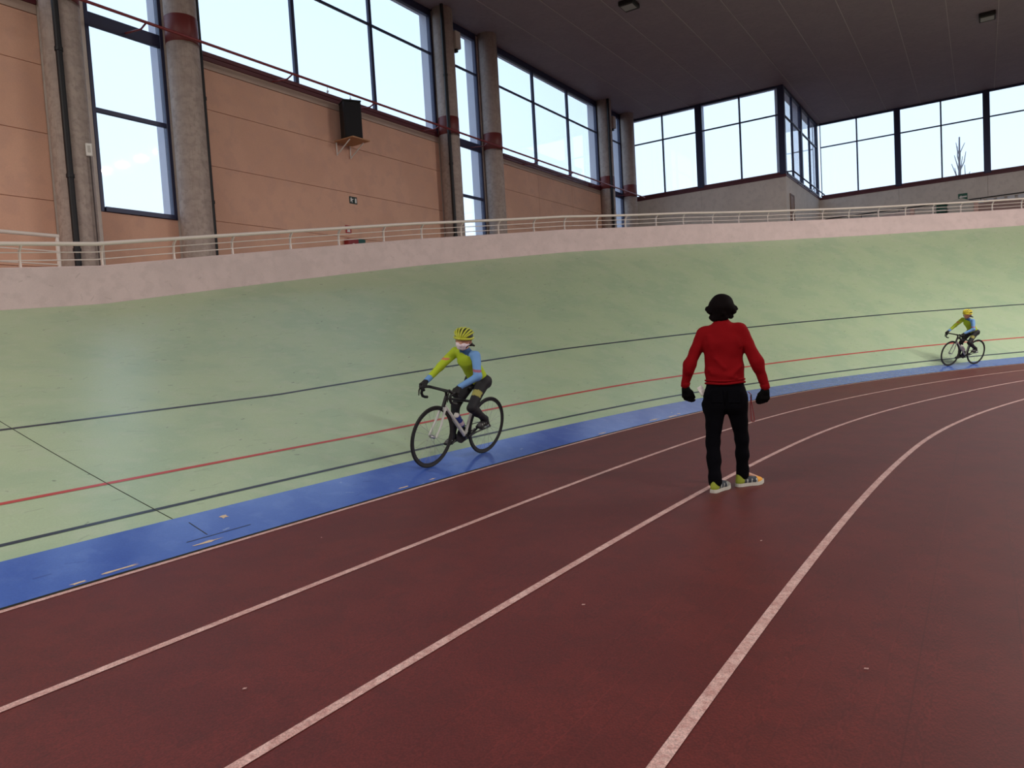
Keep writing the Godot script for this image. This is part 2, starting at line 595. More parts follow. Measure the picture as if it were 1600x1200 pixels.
# ------------------------------------------------------------------ building parts
# a glazed opening: origin at its lower corner, dir along the wall, out towards the outside; cuts and levels divide it
func window(called: String, origin: Vector3, dir: Vector3, out: Vector3, length: float, height: float, cuts: Array, levels: Array, post := 0.09, bar := 0.055, sides := 0.1, reveal := 0.35, sill_m: Material = null, head := 0.2) -> Node3D:
	var w := structure(called)
	w.position = origin
	var b := Basis(dir, Vector3.UP, out)
	var depth := 0.1
	# outer frame
	for e in [[0.0, sides], [length - sides, sides]]:
		var st := begin(); cbx(st, b * Vector3(e[0] + e[1] * 0.5, height * 0.5, 0.03), Vector3(e[1], height, depth + 0.04), 0.006, b); obj("jamb", done(st), M.frame, w)
	var s1 := begin(); cbx(s1, b * Vector3(length * 0.5, height - head * 0.5, 0.03), Vector3(length - sides * 2.0, head, depth + 0.03), 0.006, b); obj("head_frame", done(s1), M.frame, w)
	var s2 := begin(); cbx(s2, b * Vector3(length * 0.5, 0.05, 0.0), Vector3(length - sides * 2.0, 0.1, depth + 0.06), 0.006, b); obj("sill_frame", done(s2), M.frame if sill_m == null else sill_m, w)
	var xs := [sides]
	for c in cuts: xs.append(c)
	xs.append(length - sides)
	var ys := [0.1]
	for l in levels: ys.append(l[0])
	ys.append(height - head)
	for c in cuts:
		var st := begin(); cbx(st, b * Vector3(c, (height - head + 0.1) * 0.5, 0.02), Vector3(post, height - head - 0.1, depth), 0.006, b); obj("mullion", done(st), M.frame, w)
	for i in xs.size() - 1:
		for l in levels:
			var x0: float = xs[i] + (0.0 if i == 0 else post * 0.5)
			var x1: float = xs[i + 1] - (0.0 if i == xs.size() - 2 else post * 0.5)
			var st := begin(); cbx(st, b * Vector3((x0 + x1) * 0.5, l[0], 0.02), Vector3(x1 - x0, l[1], depth * 0.8), 0.005, b); obj("transom", done(st), M.frame, w)
		for j in ys.size() - 1:
			var st := begin(); bx(st, b * Vector3((xs[i] + xs[i + 1]) * 0.5, (ys[j] + ys[j + 1]) * 0.5, 0.03), Vector3(xs[i + 1] - xs[i] - 0.02, ys[j + 1] - ys[j] - 0.02, 0.008), b); obj("pane", done(st), M.glass, w)
	if reveal > 0.0:
		for x in [0.012, length - 0.012]:
			var st := begin(); bx(st, b * Vector3(x, height * 0.5, 0.1 + reveal * 0.5), Vector3(0.024, height, reveal), b); obj("reveal_board", done(st), M.reveal, w)
		var st3 := begin(); bx(st3, b * Vector3(length * 0.5, height - 0.012, 0.1 + reveal * 0.5), Vector3(length - 0.05, 0.024, reveal), b); obj("reveal_board", done(st3), M.reveal, w)
	return w

func wall_box(parent: Node, called: String, a: Vector3, b: Vector3, m: Material, ch := 0.0) -> void:
	var lo := a.min(b)
	var hi := a.max(b)
	obj(called, box_mesh(hi - lo, ch), m, parent, (lo + hi) * 0.5)

func build_hall() -> void:
	var xr := 2.0 * axis_x - WALL_X
	# floor with its painted lanes
	var fl := structure("floor")
	obj("rubber_surface", box_mesh(Vector3(xr - WALL_X + 0.8, 0.3, BACK_Z - REAR_Z + 0.8)), M.rubber, fl, Vector3((xr + WALL_X) * 0.5, -0.15, (BACK_Z + REAR_Z) * 0.5))
	obj("lane_line", flat_line(1.40, 0.10, 0.052, -30.0, 80.0, 0.003), M.line_white, fl)
	obj("lane_line", flat_line(2.62, 0.28, 0.052, -30.0, 80.0, 0.003), M.line_white, fl)
	obj("lane_line", flat_line(3.84, 0.30, 0.052, -30.0, 80.0, 0.003), M.line_white, fl)
	obj("edge_line", flat_line(0.045, 0.0, 0.05, -30.0, 2.0 * s_mid + 30.0, 0.003), M.line_white, fl)
	# banked track
	var tr := structure("banked_track")
	var s_end := 2.0 * s_mid + 30.0
	var joint_s := 3.062
	obj("edge_face", sweep([Vector2(0.0, 0.012), Vector2(0.0, -0.05), Vector2(0.35, -0.05), Vector2(0.35, 0.02)], -30.0, s_end, 0.5, func(s): return plan(s)[0]), M.joint, tr)
	obj("blue_band", strip(0.0, BLUE_W, 3, -30.0, s_end, 0.25, 0.012), M.blue, tr)
	obj("green_slab", strip(BLUE_W, BLUE_W + GREEN_W, 30, -30.0, joint_s - 0.005, 0.25, 0.012), M.green, tr)
	obj("green_slab", strip(BLUE_W, BLUE_W + GREEN_W, 30, joint_s + 0.005, s_end, 0.25, 0.012), M.green, tr)
	obj("slab_joint", strip(BLUE_W, BLUE_W + GREEN_W, 30, joint_s - 0.03, joint_s + 0.03, 0.02, 0.0), M.joint, tr)
	for q in [[0.2361, 0.045, M.line_black], [0.9583, 0.05, M.line_red], [2.7252, 0.05, M.line_black]]:
		var d: float = BLUE_W + q[0]
		obj("painted_line", strip(d - q[1] * 0.5, d + q[1] * 0.5, 1, -30.0, joint_s - 0.006, 0.25, 0.0145), q[2], tr)
		obj("painted_line", strip(d - q[1] * 0.5, d + q[1] * 0.5, 1, joint_s + 0.006, s_end, 0.25, 0.0145), q[2], tr)
	# cracks and scraped paint on the blue band
	obj("crack", strip(0.16, 0.40, 4, joint_s + 0.06, joint_s + 0.068, 0.02, 0.0135), M.joint, tr)
	obj("crack", strip(0.13, 0.137, 1, joint_s - 0.12, joint_s + 0.42, 0.05, 0.0135), M.joint, tr)
	var scr := mat(Color8(196, 176, 150), 0.8)
	for q in [[3.36, 0.33, 0.07, 0.05], [2.28, 0.03, 0.26, 0.02], [2.1, 0.012, 0.1, 0.02], [2.95, 0.05, 0.22, 0.025], [5.05, 0.03, 0.14, 0.018], [5.5, 0.035, 0.1, 0.015], [8.9, 0.03, 0.2, 0.02], [10.4, 0.05, 0.3, 0.03], [10.9, 0.02, 0.35, 0.03], [11.3, 0.06, 0.1, 0.02]]:
		var st := begin(); st.set_smooth_group(-1)
		var ring := []
		for k in 9:
			var a := TAU * k / 9.0
			var r := 1.0 + 0.35 * sin(k * 2.7 + q[0] * 5.0)
			ring.append(surf(q[0] + q[2] * 0.5 * (1.0 + cos(a) * r), q[1] + q[3] * 0.5 * (1.0 + sin(a) * r), 0.0138))
		var mid := surf(q[0] + q[2] * 0.5, q[1] + q[3] * 0.5, 0.0138)
		for k in 9:
			st.add_vertex(mid); st.add_vertex(ring[k]); st.add_vertex(ring[(k + 1) % 9])
		obj("paint_scrape", done(st), scr, tr)
	# parapet and gallery behind it
	var pa := structure("track_parapet")
	var top := func(s): return surf(s, BLUE_W + GREEN_W)
	obj("parapet_wall", sweep([Vector2(0.0, -0.25), Vector2(0.0, PARAPET_H - 0.015), Vector2(0.015, PARAPET_H), Vector2(0.185, PARAPET_H), Vector2(0.2, PARAPET_H - 0.015), Vector2(0.2, -0.25)], -30.0, s_end, 0.4, top), M.pink, pa)
	var ga := structure("gallery_floor")
	obj("gallery_slab", sweep([Vector2(0.2, -0.2), Vector2(0.2, 0.0), Vector2(2.45, 0.0), Vector2(2.45, -0.2)], -30.0, s_end, 0.4, top), M.concrete, ga)
	# ceiling: boards between pale cover strips
	var ce := structure("ceiling")
	var rx0 := 2.0 * axis_x - CORNER_X
	wall_box(ce, "roof_deck", Vector3(WALL_X - 0.5, CEIL + 0.07, END_Z - 0.4), Vector3(xr + 0.5, CEIL + 0.32, BACK_Z + 0.5), M.dark)
	wall_box(ce, "roof_deck", Vector3(CORNER_X - 0.4, CEIL + 0.07, REAR_Z - 0.5), Vector3(xr + 0.5, CEIL + 0.32, END_Z - 0.4), M.dark)
	var px := -13.43 - 1.57
	while px < xr - 0.2:
		var z0 := END_Z + 0.01
		if px > CORNER_X - 0.05: z0 = REAR_Z + 0.01
		var x0 := maxf(px + 0.004, WALL_X)
		var x1 := px + 1.566
		if px < CORNER_X - 0.05 and x1 > CORNER_X + 0.1:
			wall_box(ce, "ceiling_panel", Vector3(CORNER_X, CEIL, REAR_Z + 0.01), Vector3(x1, CEIL + 0.06, END_Z), M.ceiling, 0.004)
		wall_box(ce, "ceiling_panel", Vector3(x0, CEIL, z0), Vector3(x1, CEIL + 0.06, BACK_Z - 0.01), M.ceiling, 0.004)
		if px > WALL_X + 0.1: wall_box(ce, "cover_strip", Vector3(px - 0.011, CEIL - 0.014, z0), Vector3(px + 0.011, CEIL + 0.006, BACK_Z - 0.01), M.seam)
		px += 1.57
	# left wall: plaster panels under high windows, tall strips of glass between the column pairs
	var wl := structure("wall_left")
	wall_box(wl, "wall_header", Vector3(WALL_X - 0.45, CEIL - 0.02, END_Z - 0.45), Vector3(WALL_X + 0.02, CEIL + 0.1, BACK_Z + 0.4), M.frame)
	var tall := [[-32.40, -33.94], [-20.20, -21.68], [-7.90, -9.58], [4.30, 2.62], [16.5, 14.8], [28.6, 27.0], [40.8, 39.1]]
	var wide := [[-22.95, -31.35, [-25.58, -28.47]], [-10.40, -19.18, [-13.33, -16.28]], [1.80, -7.02, [-1.2, -4.15]], [13.9, 5.1, [10.9, 8.0]], [26.1, 17.3, [23.1, 20.2]], [38.2, 29.4, [35.2, 32.3]], [49.6, 41.6, [47.0, 44.3]]]
	var solid := []
	var edge := BACK_Z
	var order := []
	for t in tall: order.append([t[0], t[1], 4.53])
	for t in wide: order.append([t[0], t[1], SILL])
	order.sort_custom(func(p, q): return p[0] > q[0])
	for o in order:
		solid.append([edge, o[0]])
		edge = o[1]
	solid.append([edge, END_Z])
	for o in solid:
		wall_box(wl, "pier", Vector3(WALL_X - 0.35, 0, o[0]), Vector3(WALL_X, CEIL - 0.02, o[1]), M.concrete)
	var rows := [0.0, 2.04, 3.33, 4.62, 5.9, 7.2, 8.13]
	for t in wide:
		wall_box(wl, "backing", Vector3(WALL_X - 0.35, 0, t[0]), Vector3(WALL_X - 0.03, SILL, t[1]), M.plaster)
		var zs := [t[0], t[1]]
		if t[0] < -20.0: zs = [t[0], t[2][0], t[2][1], t[1]]
		for i in zs.size() - 1:
			for j in rows.size() - 1:
				wall_box(wl, "panel", Vector3(WALL_X - 0.035, rows[j] + 0.005, zs[i] - 0.004), Vector3(WALL_X, rows[j + 1] - 0.005, zs[i + 1] + 0.004), M.plaster, 0.004)
		wall_box(wl, "coping_band", Vector3(WALL_X - 0.035, 8.14, t[0] - 0.004), Vector3(WALL_X + 0.006, SILL - 0.10, t[1] + 0.004), M.coping, 0.004)
		wall_box(wl, "sill_flashing", Vector3(WALL_X - 0.035, SILL - 0.10, t[0] - 0.004), Vector3(WALL_X + 0.03, SILL, t[1] + 0.004), M.flash, 0.006)
	for t in tall:
		wall_box(wl, "backing", Vector3(WALL_X - 0.35, 0, t[0]), Vector3(WALL_X - 0.03, 4.53, t[1]), M.plaster)
		for q in [[0.0, 2.04], [2.04, 3.33], [3.33, 4.53]]:
			wall_box(wl, "panel", Vector3(WALL_X - 0.035, q[0] + 0.005, t[0]), Vector3(WALL_X, q[1] - 0.005, t[1]), M.plaster, 0.004)
	var nwin := 1
	for t in wide:
		var cuts := []
		for c in t[2]: cuts.append(t[0] - c)
		window("window_%d" % nwin, Vector3(WALL_X - 0.03, SILL, t[0]), Vector3(0, 0, -1), Vector3(-1, 0, 0), t[0] - t[1], CEIL - 0.02 - SILL, cuts, [[11.03 - SILL, 0.055]], 0.11, 0.05, 0.1, 0.35, M.flash)
		nwin += 1
	for t in tall:
		window("window_%d" % nwin, Vector3(WALL_X - 0.03, 4.53, t[0]), Vector3(0, 0, -1), Vector3(-1, 0, 0), t[0] - t[1], CEIL - 0.02 - 4.53, [], [[6.6 - 4.53, 0.09], [8.42 - 4.53, 0.27], [11.03 - 4.53, 0.055]], 0.09, 0.05, 0.08, 0.35)
		nwin += 1
	# front wall, its return, and the deeper front wall
	var wf := structure("wall_front")
	wall_box(wf, "backing", Vector3(WALL_X - 0.35, 0, END_Z - 0.35), Vector3(CORNER_X - 0.36, SILL, END_Z - 0.03), M.concrete)
	for q in [[-15.0, -11.42], [-11.42, CORNER_X]]:
		wall_box(wf, "panel", Vector3(q[0] + 0.004, 0, END_Z - 0.035), Vector3(q[1] - 0.004, SILL, END_Z), M.concrete, 0.004)
	wall_box(wf, "wall_header", Vector3(WALL_X - 0.45, CEIL - 0.02, END_Z - 0.4), Vector3(CORNER_X - 0.01, CEIL + 0.1, END_Z + 0.02), M.frame)
	for q in [[-14.98, -11.55, [-13.28]], [-11.29, -7.66, [-9.44]]]:
		window("window_%d" % nwin, Vector3(q[0], SILL, END_Z - 0.03), Vector3(1, 0, 0), Vector3(0, 0, -1), q[1] - q[0], CEIL - 0.02 - SILL, [q[2][0] - q[0]], [[11.15 - SILL, 0.06]], 0.07, 0.05, 0.04, 0.3, M.flash, 0.07)
		nwin += 1
	wall_box(wf, "steel_post", Vector3(-11.55, SILL, END_Z - 0.3), Vector3(-11.29, CEIL, END_Z + 0.02), M.frame, 0.01)
	wall_box(wf, "steel_post", Vector3(-7.66, SILL, END_Z - 0.24), Vector3(-7.42, CEIL, END_Z + 0.02), M.frame, 0.01)
	wall_box(wf, "sill_flashing", Vector3(WALL_X, SILL - 0.13, END_Z), Vector3(CORNER_X + 0.02, SILL, END_Z + 0.03), M.flash, 0.006)
	var wr := structure("wall_return")
	wall_box(wr, "backing", Vector3(CORNER_X - 0.35, 0, END_Z - 0.02), Vector3(CORNER_X, SILL, REAR_Z), M.concrete)
	wall_box(wr, "wall_header", Vector3(CORNER_X - 0.4, CEIL - 0.02, END_Z - 0.3), Vector3(CORNER_X + 0.02, CEIL + 0.1, REAR_Z), M.frame)
	for q in [[-35.45, -39.0, -37.1], [-39.25, -43.2, -41.3]]:
		window("window_%d" % nwin, Vector3(CORNER_X - 0.03, SILL, q[0]), Vector3(0, 0, -1), Vector3(-1, 0, 0), q[0] - q[1], CEIL - 0.02 - SILL, [q[0] - q[2]], [[11.15 - SILL, 0.06]], 0.07, 0.05, 0.04, 0.3, M.flash, 0.07)
		nwin += 1
	wall_box(wr, "steel_post", Vector3(CORNER_X - 0.3, SILL, -39.0), Vector3(CORNER_X + 0.02, CEIL, -39.25), M.frame, 0.01)
	wall_box(wr, "steel_post", Vector3(CORNER_X - 0.3, SILL, -43.2), Vector3(CORNER_X + 0.02, CEIL, -43.45), M.frame, 0.01)
	var dr := structure("door_1")
	wall_box(dr, "door_leaf", Vector3(CORNER_X - 0.02, 5.0, -35.95), Vector3(CORNER_X + 0.03, 7.55, -36.65), mat(Color8(140, 106, 84), 0.6), 0.006)
	for q in [[-35.88, -35.95], [-36.65, -36.72]]:
		wall_box(dr, "door_jamb", Vector3(CORNER_X - 0.02, 5.0, q[0]), Vector3(CORNER_X + 0.045, 7.62, q[1]), mat(Color8(120, 92, 76), 0.6), 0.005)
	wall_box(dr, "door_head", Vector3(CORNER_X - 0.02, 7.55, -35.95), Vector3(CORNER_X + 0.045, 7.62, -36.65), mat(Color8(120, 92, 76), 0.6), 0.005)
	wall_box(wr, "sill_flashing", Vector3(CORNER_X, SILL - 0.08, END_Z - 0.02), Vector3(CORNER_X + 0.03, SILL, REAR_Z), M.flash, 0.006)
	var w2 := structure("wall_front_recess")
	wall_box(w2, "sill_flashing", Vector3(CORNER_X + 0.03, SILL - 0.13, REAR_Z), Vector3(2.0 * axis_x - CORNER_X, SILL, REAR_Z + 0.03), M.flash, 0.006)
	var rx := 2.0 * axis_x - CORNER_X
	wall_box(w2, "backing", Vector3(CORNER_X - 0.35, 0, REAR_Z - 0.35), Vector3(rx + 0.35, SILL, REAR_Z - 0.03), M.concrete)
	wall_box(w2, "wall_header", Vector3(CORNER_X - 0.35, CEIL - 0.02, REAR_Z - 0.4), Vector3(rx + 0.35, CEIL + 0.1, REAR_Z + 0.02), M.frame)
	var x := CORNER_X
	var bay := 3.9
	while x < rx - 0.5:
		var x1 := minf(x + bay, rx)
		wall_box(w2, "panel", Vector3(x + 0.004, 0, REAR_Z - 0.035), Vector3(x1 - 0.004, SILL, REAR_Z), M.concrete, 0.004)
		window("window_%d" % nwin, Vector3(x + 0.12, SILL, REAR_Z - 0.03), Vector3(1, 0, 0), Vector3(0, 0, -1), x1 - x - 0.24, CEIL - 0.02 - SILL, [(x1 - x) * 0.5 - 0.1], [[11.15 - SILL, 0.06]], 0.07, 0.05, 0.03, 0.05, M.flash, 0.07)
		nwin += 1
		if x1 < rx - 0.5: wall_box(w2, "steel_post", Vector3(x1 - 0.13, SILL, REAR_Z - 0.3), Vector3(x1 + 0.13, CEIL, REAR_Z + 0.02), M.frame, 0.01)
		x = x1
	# the far side and the back of the hall, behind the camera
	var wy := structure("wall_right")
	wall_box(wy, "wall_lower", Vector3(xr, 0, REAR_Z - 0.35), Vector3(xr + 0.35, SILL, BACK_Z + 0.4), M.plaster)
	wall_box(wy, "wall_header", Vector3(xr, CEIL - 0.2, REAR_Z - 0.35), Vector3(xr + 0.4, CEIL + 0.1, BACK_Z + 0.4), M.frame)
	wall_box(wy, "corner_wall", Vector3(rx, 0, REAR_Z - 0.35), Vector3(xr + 0.35, CEIL, REAR_Z), M.concrete)
	var z := END_Z
	wall_box(wy, "corner_wall", Vector3(xr, SILL, REAR_Z - 0.35), Vector3(xr + 0.35, CEIL - 0.2, END_Z), M.concrete)
	while z < BACK_Z - 1.0:
		window("window_%d" % nwin, Vector3(xr + 0.03, SILL, z), Vector3(0, 0, 1), Vector3(1, 0, 0), 11.3, CEIL - 0.2 - SILL, [3.0, 6.0, 9.0], [[2.6, 0.055]], 0.11, 0.05, 0.1, 0.3)
		nwin += 1
		z += 11.3
		wall_box(wy, "pier", Vector3(xr, SILL, z), Vector3(xr + 0.35, CEIL - 0.2, minf(z + 0.9, BACK_Z + 0.4)), M.concrete)
		z += 0.9
	var wb := structure("wall_back")
	wall_box(wb, "wall_lower", Vector3(WALL_X - 0.35, 0, BACK_Z), Vector3(xr + 0.35, SILL, BACK_Z + 0.4), M.plaster)
	wall_box(wb, "wall_header", Vector3(WALL_X - 0.35, CEIL - 0.2, BACK_Z), Vector3(xr + 0.35, CEIL + 0.1, BACK_Z + 0.4), M.frame)
	x = WALL_X
	while x < xr - 1.0:
		window("window_%d" % nwin, Vector3(x, SILL, BACK_Z + 0.05), Vector3(1, 0, 0), Vector3(0, 0, 1), minf(12.0, xr - x), CEIL - 0.2 - SILL, [3.0, 6.0, 9.0] if xr - x > 12.0 else [3.0], [[2.6, 0.055]], 0.11, 0.05, 0.3, 0.3)
		nwin += 1
		x += 12.0

func build_columns() -> void:
	var zs := [-34.15, -31.55, -22.0, -19.42, -9.86, -7.3, 2.35, 4.95]
	var labels := ["round concrete column in the corner of the hall beside the end windows", "round concrete column before the last narrow window strip by the hall corner", "round concrete column just past the middle narrow window strip, pipe on its far side", "round concrete column with a pale box at its top, before the middle narrow window", "round concrete column beside the tall window, next to the loudspeaker wall", "round concrete column with a small white box and a black pipe on its face", "round concrete column beyond the short white rail", "round concrete column beyond the short white rail, second of its pair"]
	var plabels := ["black drainpipe beside the corner column", "black drainpipe on the column before the last narrow window strip", "black drainpipe on the wall just past the middle narrow window strip", "black drainpipe down the face of the column before the middle narrow window", "black drainpipe between the tall window's column and the loudspeaker wall", "black drainpipe on the column that carries the small white box", "black drainpipe on the wall behind the short white rail", "black drainpipe down the face of a column behind the short white rail"]
	for i in zs.size():
		var z: float = zs[i]
		var c := thing("concrete_column", labels[i], "column", Vector3(-14.72, 0, z), "columns of the window wall")
		var st := begin()
		lathe(st, [Vector2(0.0, CEIL), Vector2(0.34, CEIL), Vector2(0.34, 6.0), Vector2(0.34, 0.0)], 32)
		obj("shaft", done(st), M.column, c)
		var s2 := begin()
		lathe(s2, [Vector2(0.34, 8.93), Vector2(0.347, 8.925), Vector2(0.347, 8.355), Vector2(0.34, 8.35)], 32)
		obj("painted_band", done(s2), M.band, c)
		var front: bool = i % 2 == 1
		var off := Vector3(0.33, 0, 0.40) if front else Vector3(-0.08, 0, -0.47)
		if front and i == 3: off = Vector3(0.25, 0, 0.55)
		if front: off = Vector3(off.x, 0, off.z * 0.6)
		var p := thing("drain_pipe", plabels[i], "pipe", Vector3(-14.72, 0, z) + off, "drainpipes of the window wall")
		obj("pipe", tube_mesh([Vector3(0, 1.9, 0), Vector3(0, CEIL, 0)], 0.058, 12), M.pipe, p)
		for y in [3.6, 5.0, 7.35, 10.2]:
			obj("collar", tube_mesh([Vector3(0, y - 0.035, 0), Vector3(0, y + 0.035, 0)], 0.072, 12), M.pipe, p)
	# window cleaner's rail in front of the high sills
	var r := thing("window_rail", "long dark red tube rail on brackets along the side windows", "rail", Vector3(-14.24, 8.36, 0))
	obj("tube", tube_mesh([Vector3(0, 0, 14.0), Vector3(0, 0, END_Z + 0.3)], 0.032, 8), M.oxide, r)
	for z in [-4.9, -2.0, -8.75, -12.5, -15.4, -18.3, -21.0, -24.4, -27.2, -30.1, -33.2]:
		obj("bracket", tube_mesh([Vector3(-0.75, -0.02, z + 0.02), Vector3(-0.2, -0.08, z), Vector3(-0.02, -0.02, z)], 0.02, 6), M.oxide, r)
	var r2 := thing("window_rail", "short pale tube rail on brackets along the return windows", "rail", Vector3(CORNER_X + 0.3, 8.42, 0))
	obj("tube", tube_mesh([Vector3(-0.3, 0.1, -35.3), Vector3(0, 0.1, -35.4), Vector3(0, 0.1, -43.2)], 0.035, 8), M.frame, r2)
	for z in [-37.6, -40.3, -42.7]:
		obj("bracket", tube_mesh([Vector3(-0.3, -0.05, z), Vector3(-0.12, -0.1, z), Vector3(0, 0.08, z)], 0.02, 6), M.frame, r2)

func build_rail() -> void:
	# arc length along the parapet
	var ss := []
	var ls := []
	var l := 0.0
	var prev := parapet_top(-12.0)
	var s := -12.0
	while s <= 50.0:
		var p := parapet_top(s)
		l += p.distance_to(prev)
		ss.append(s); ls.append(l)
		prev = p
		s += 0.1
	var l0 := 0.0
	for i in ss.size():
		if absf(ss[i]) < 0.001: l0 = ls[i]
	var g := thing("guard_rail", "long white tube guard rail curving along the pink parapet", "railing", Vector3.ZERO)
	var inset := 0.1
	var line := func(h: float, extra: float) -> Array:
		var out := []
		var q := -11.5
		while q <= 48.0:
			out.append(parapet_top(q) + plan(q)[1] * (inset + extra) + Vector3.UP * h)
			q += 0.5
		return out
	obj("top_rail", tube_mesh(line.call(RAIL_H - 0.03, -0.05), 0.034, 10), M.rail, g)
	obj("thin_rail", tube_mesh(line.call(RAIL_H * 0.60, 0.02), 0.011, 6), M.rail, g)
	obj("thin_rail", tube_mesh(line.call(RAIL_H * 0.29, 0.035), 0.011, 6), M.rail, g)
	var k := -9
	while true:
		var target := l0 + 5.2289 + 1.1978 * k
		k += 1
		if target > ls[-1] - 3.0: break
		if target < ls[5]: continue
		var i := 0
		while ls[i] < target: i += 1
		var sp: float = ss[i]
		var o := parapet_top(sp)
		var n: Vector3 = plan(sp)[1]
		var b := Basis(n, Vector3.UP, n.cross(Vector3.UP))
		var st := begin()
		var sec := [[0.035, 0.0], [0.045, 0.12], [0.03, 0.26], [-0.05, RAIL_H - 0.045]]
		for j in 3:
			var p0: Vector3 = o + n * (inset + sec[j][0]) + Vector3.UP * sec[j][1]
			var p1: Vector3 = o + n * (inset + sec[j + 1][0]) + Vector3.UP * sec[j + 1][1]
			var up: Vector3 = (p1 - p0).normalized()
			var side := b.z
			bx(st, (p0 + p1) * 0.5, Vector3(0.05, (p1 - p0).length() + 0.012, 0.022), Basis(up.cross(side) * -1.0, up, side))
		obj("post", done(st), M.rail, g)
	# short rail on the gallery by the left wall
	var r := thing("gallery_rail", "short straight white rail on the gallery, ending at a square post", "railing", Vector3(-13.6, 2.6, 0))
	for q in [[1.10, 0.034], [0.83, 0.012], [0.60, 0.012], [0.3, 0.012]]:
		obj("top_rail" if q[0] > 1.0 else "thin_rail", tube_mesh([Vector3(0, q[0], 4.0), Vector3(0, q[0], -6.38)], q[1], 10), M.rail, r)
	for z in [-6.35, -4.3, -2.2, 0.0, 2.0, 4.0]:
		obj("post", box_mesh(Vector3(0.05, 1.12, 0.05), 0.005), M.rail, r, Vector3(0, 0.55, z))

# flat lettering and pictograms are thin raised shapes
func poly_mesh(pts: Array, depth: float) -> ArrayMesh:
	var st := begin()
	st.set_smooth_group(-1)
	var poly := PackedVector2Array(pts)
	var tri := Geometry2D.triangulate_polygon(poly)
	for i in range(0, tri.size(), 3):
		var a := poly[tri[i]]; var b := poly[tri[i + 1]]; var c := poly[tri[i + 2]]
		if (b - a).cross(c - a) > 0:
			var t := b; b = c; c = t
		st.add_vertex(Vector3(a.x, a.y, depth)); st.add_vertex(Vector3(b.x, b.y, depth)); st.add_vertex(Vector3(c.x, c.y, depth))
		st.add_vertex(Vector3(a.x, a.y, 0)); st.add_vertex(Vector3(c.x, c.y, 0)); st.add_vertex(Vector3(b.x, b.y, 0))
	for i in poly.size():
		var a := poly[i]; var b := poly[(i + 1) % poly.size()]
		quad(st, Vector3(a.x, a.y, 0), Vector3(b.x, b.y, 0), Vector3(b.x, b.y, depth), Vector3(a.x, a.y, depth))
	return done(st)

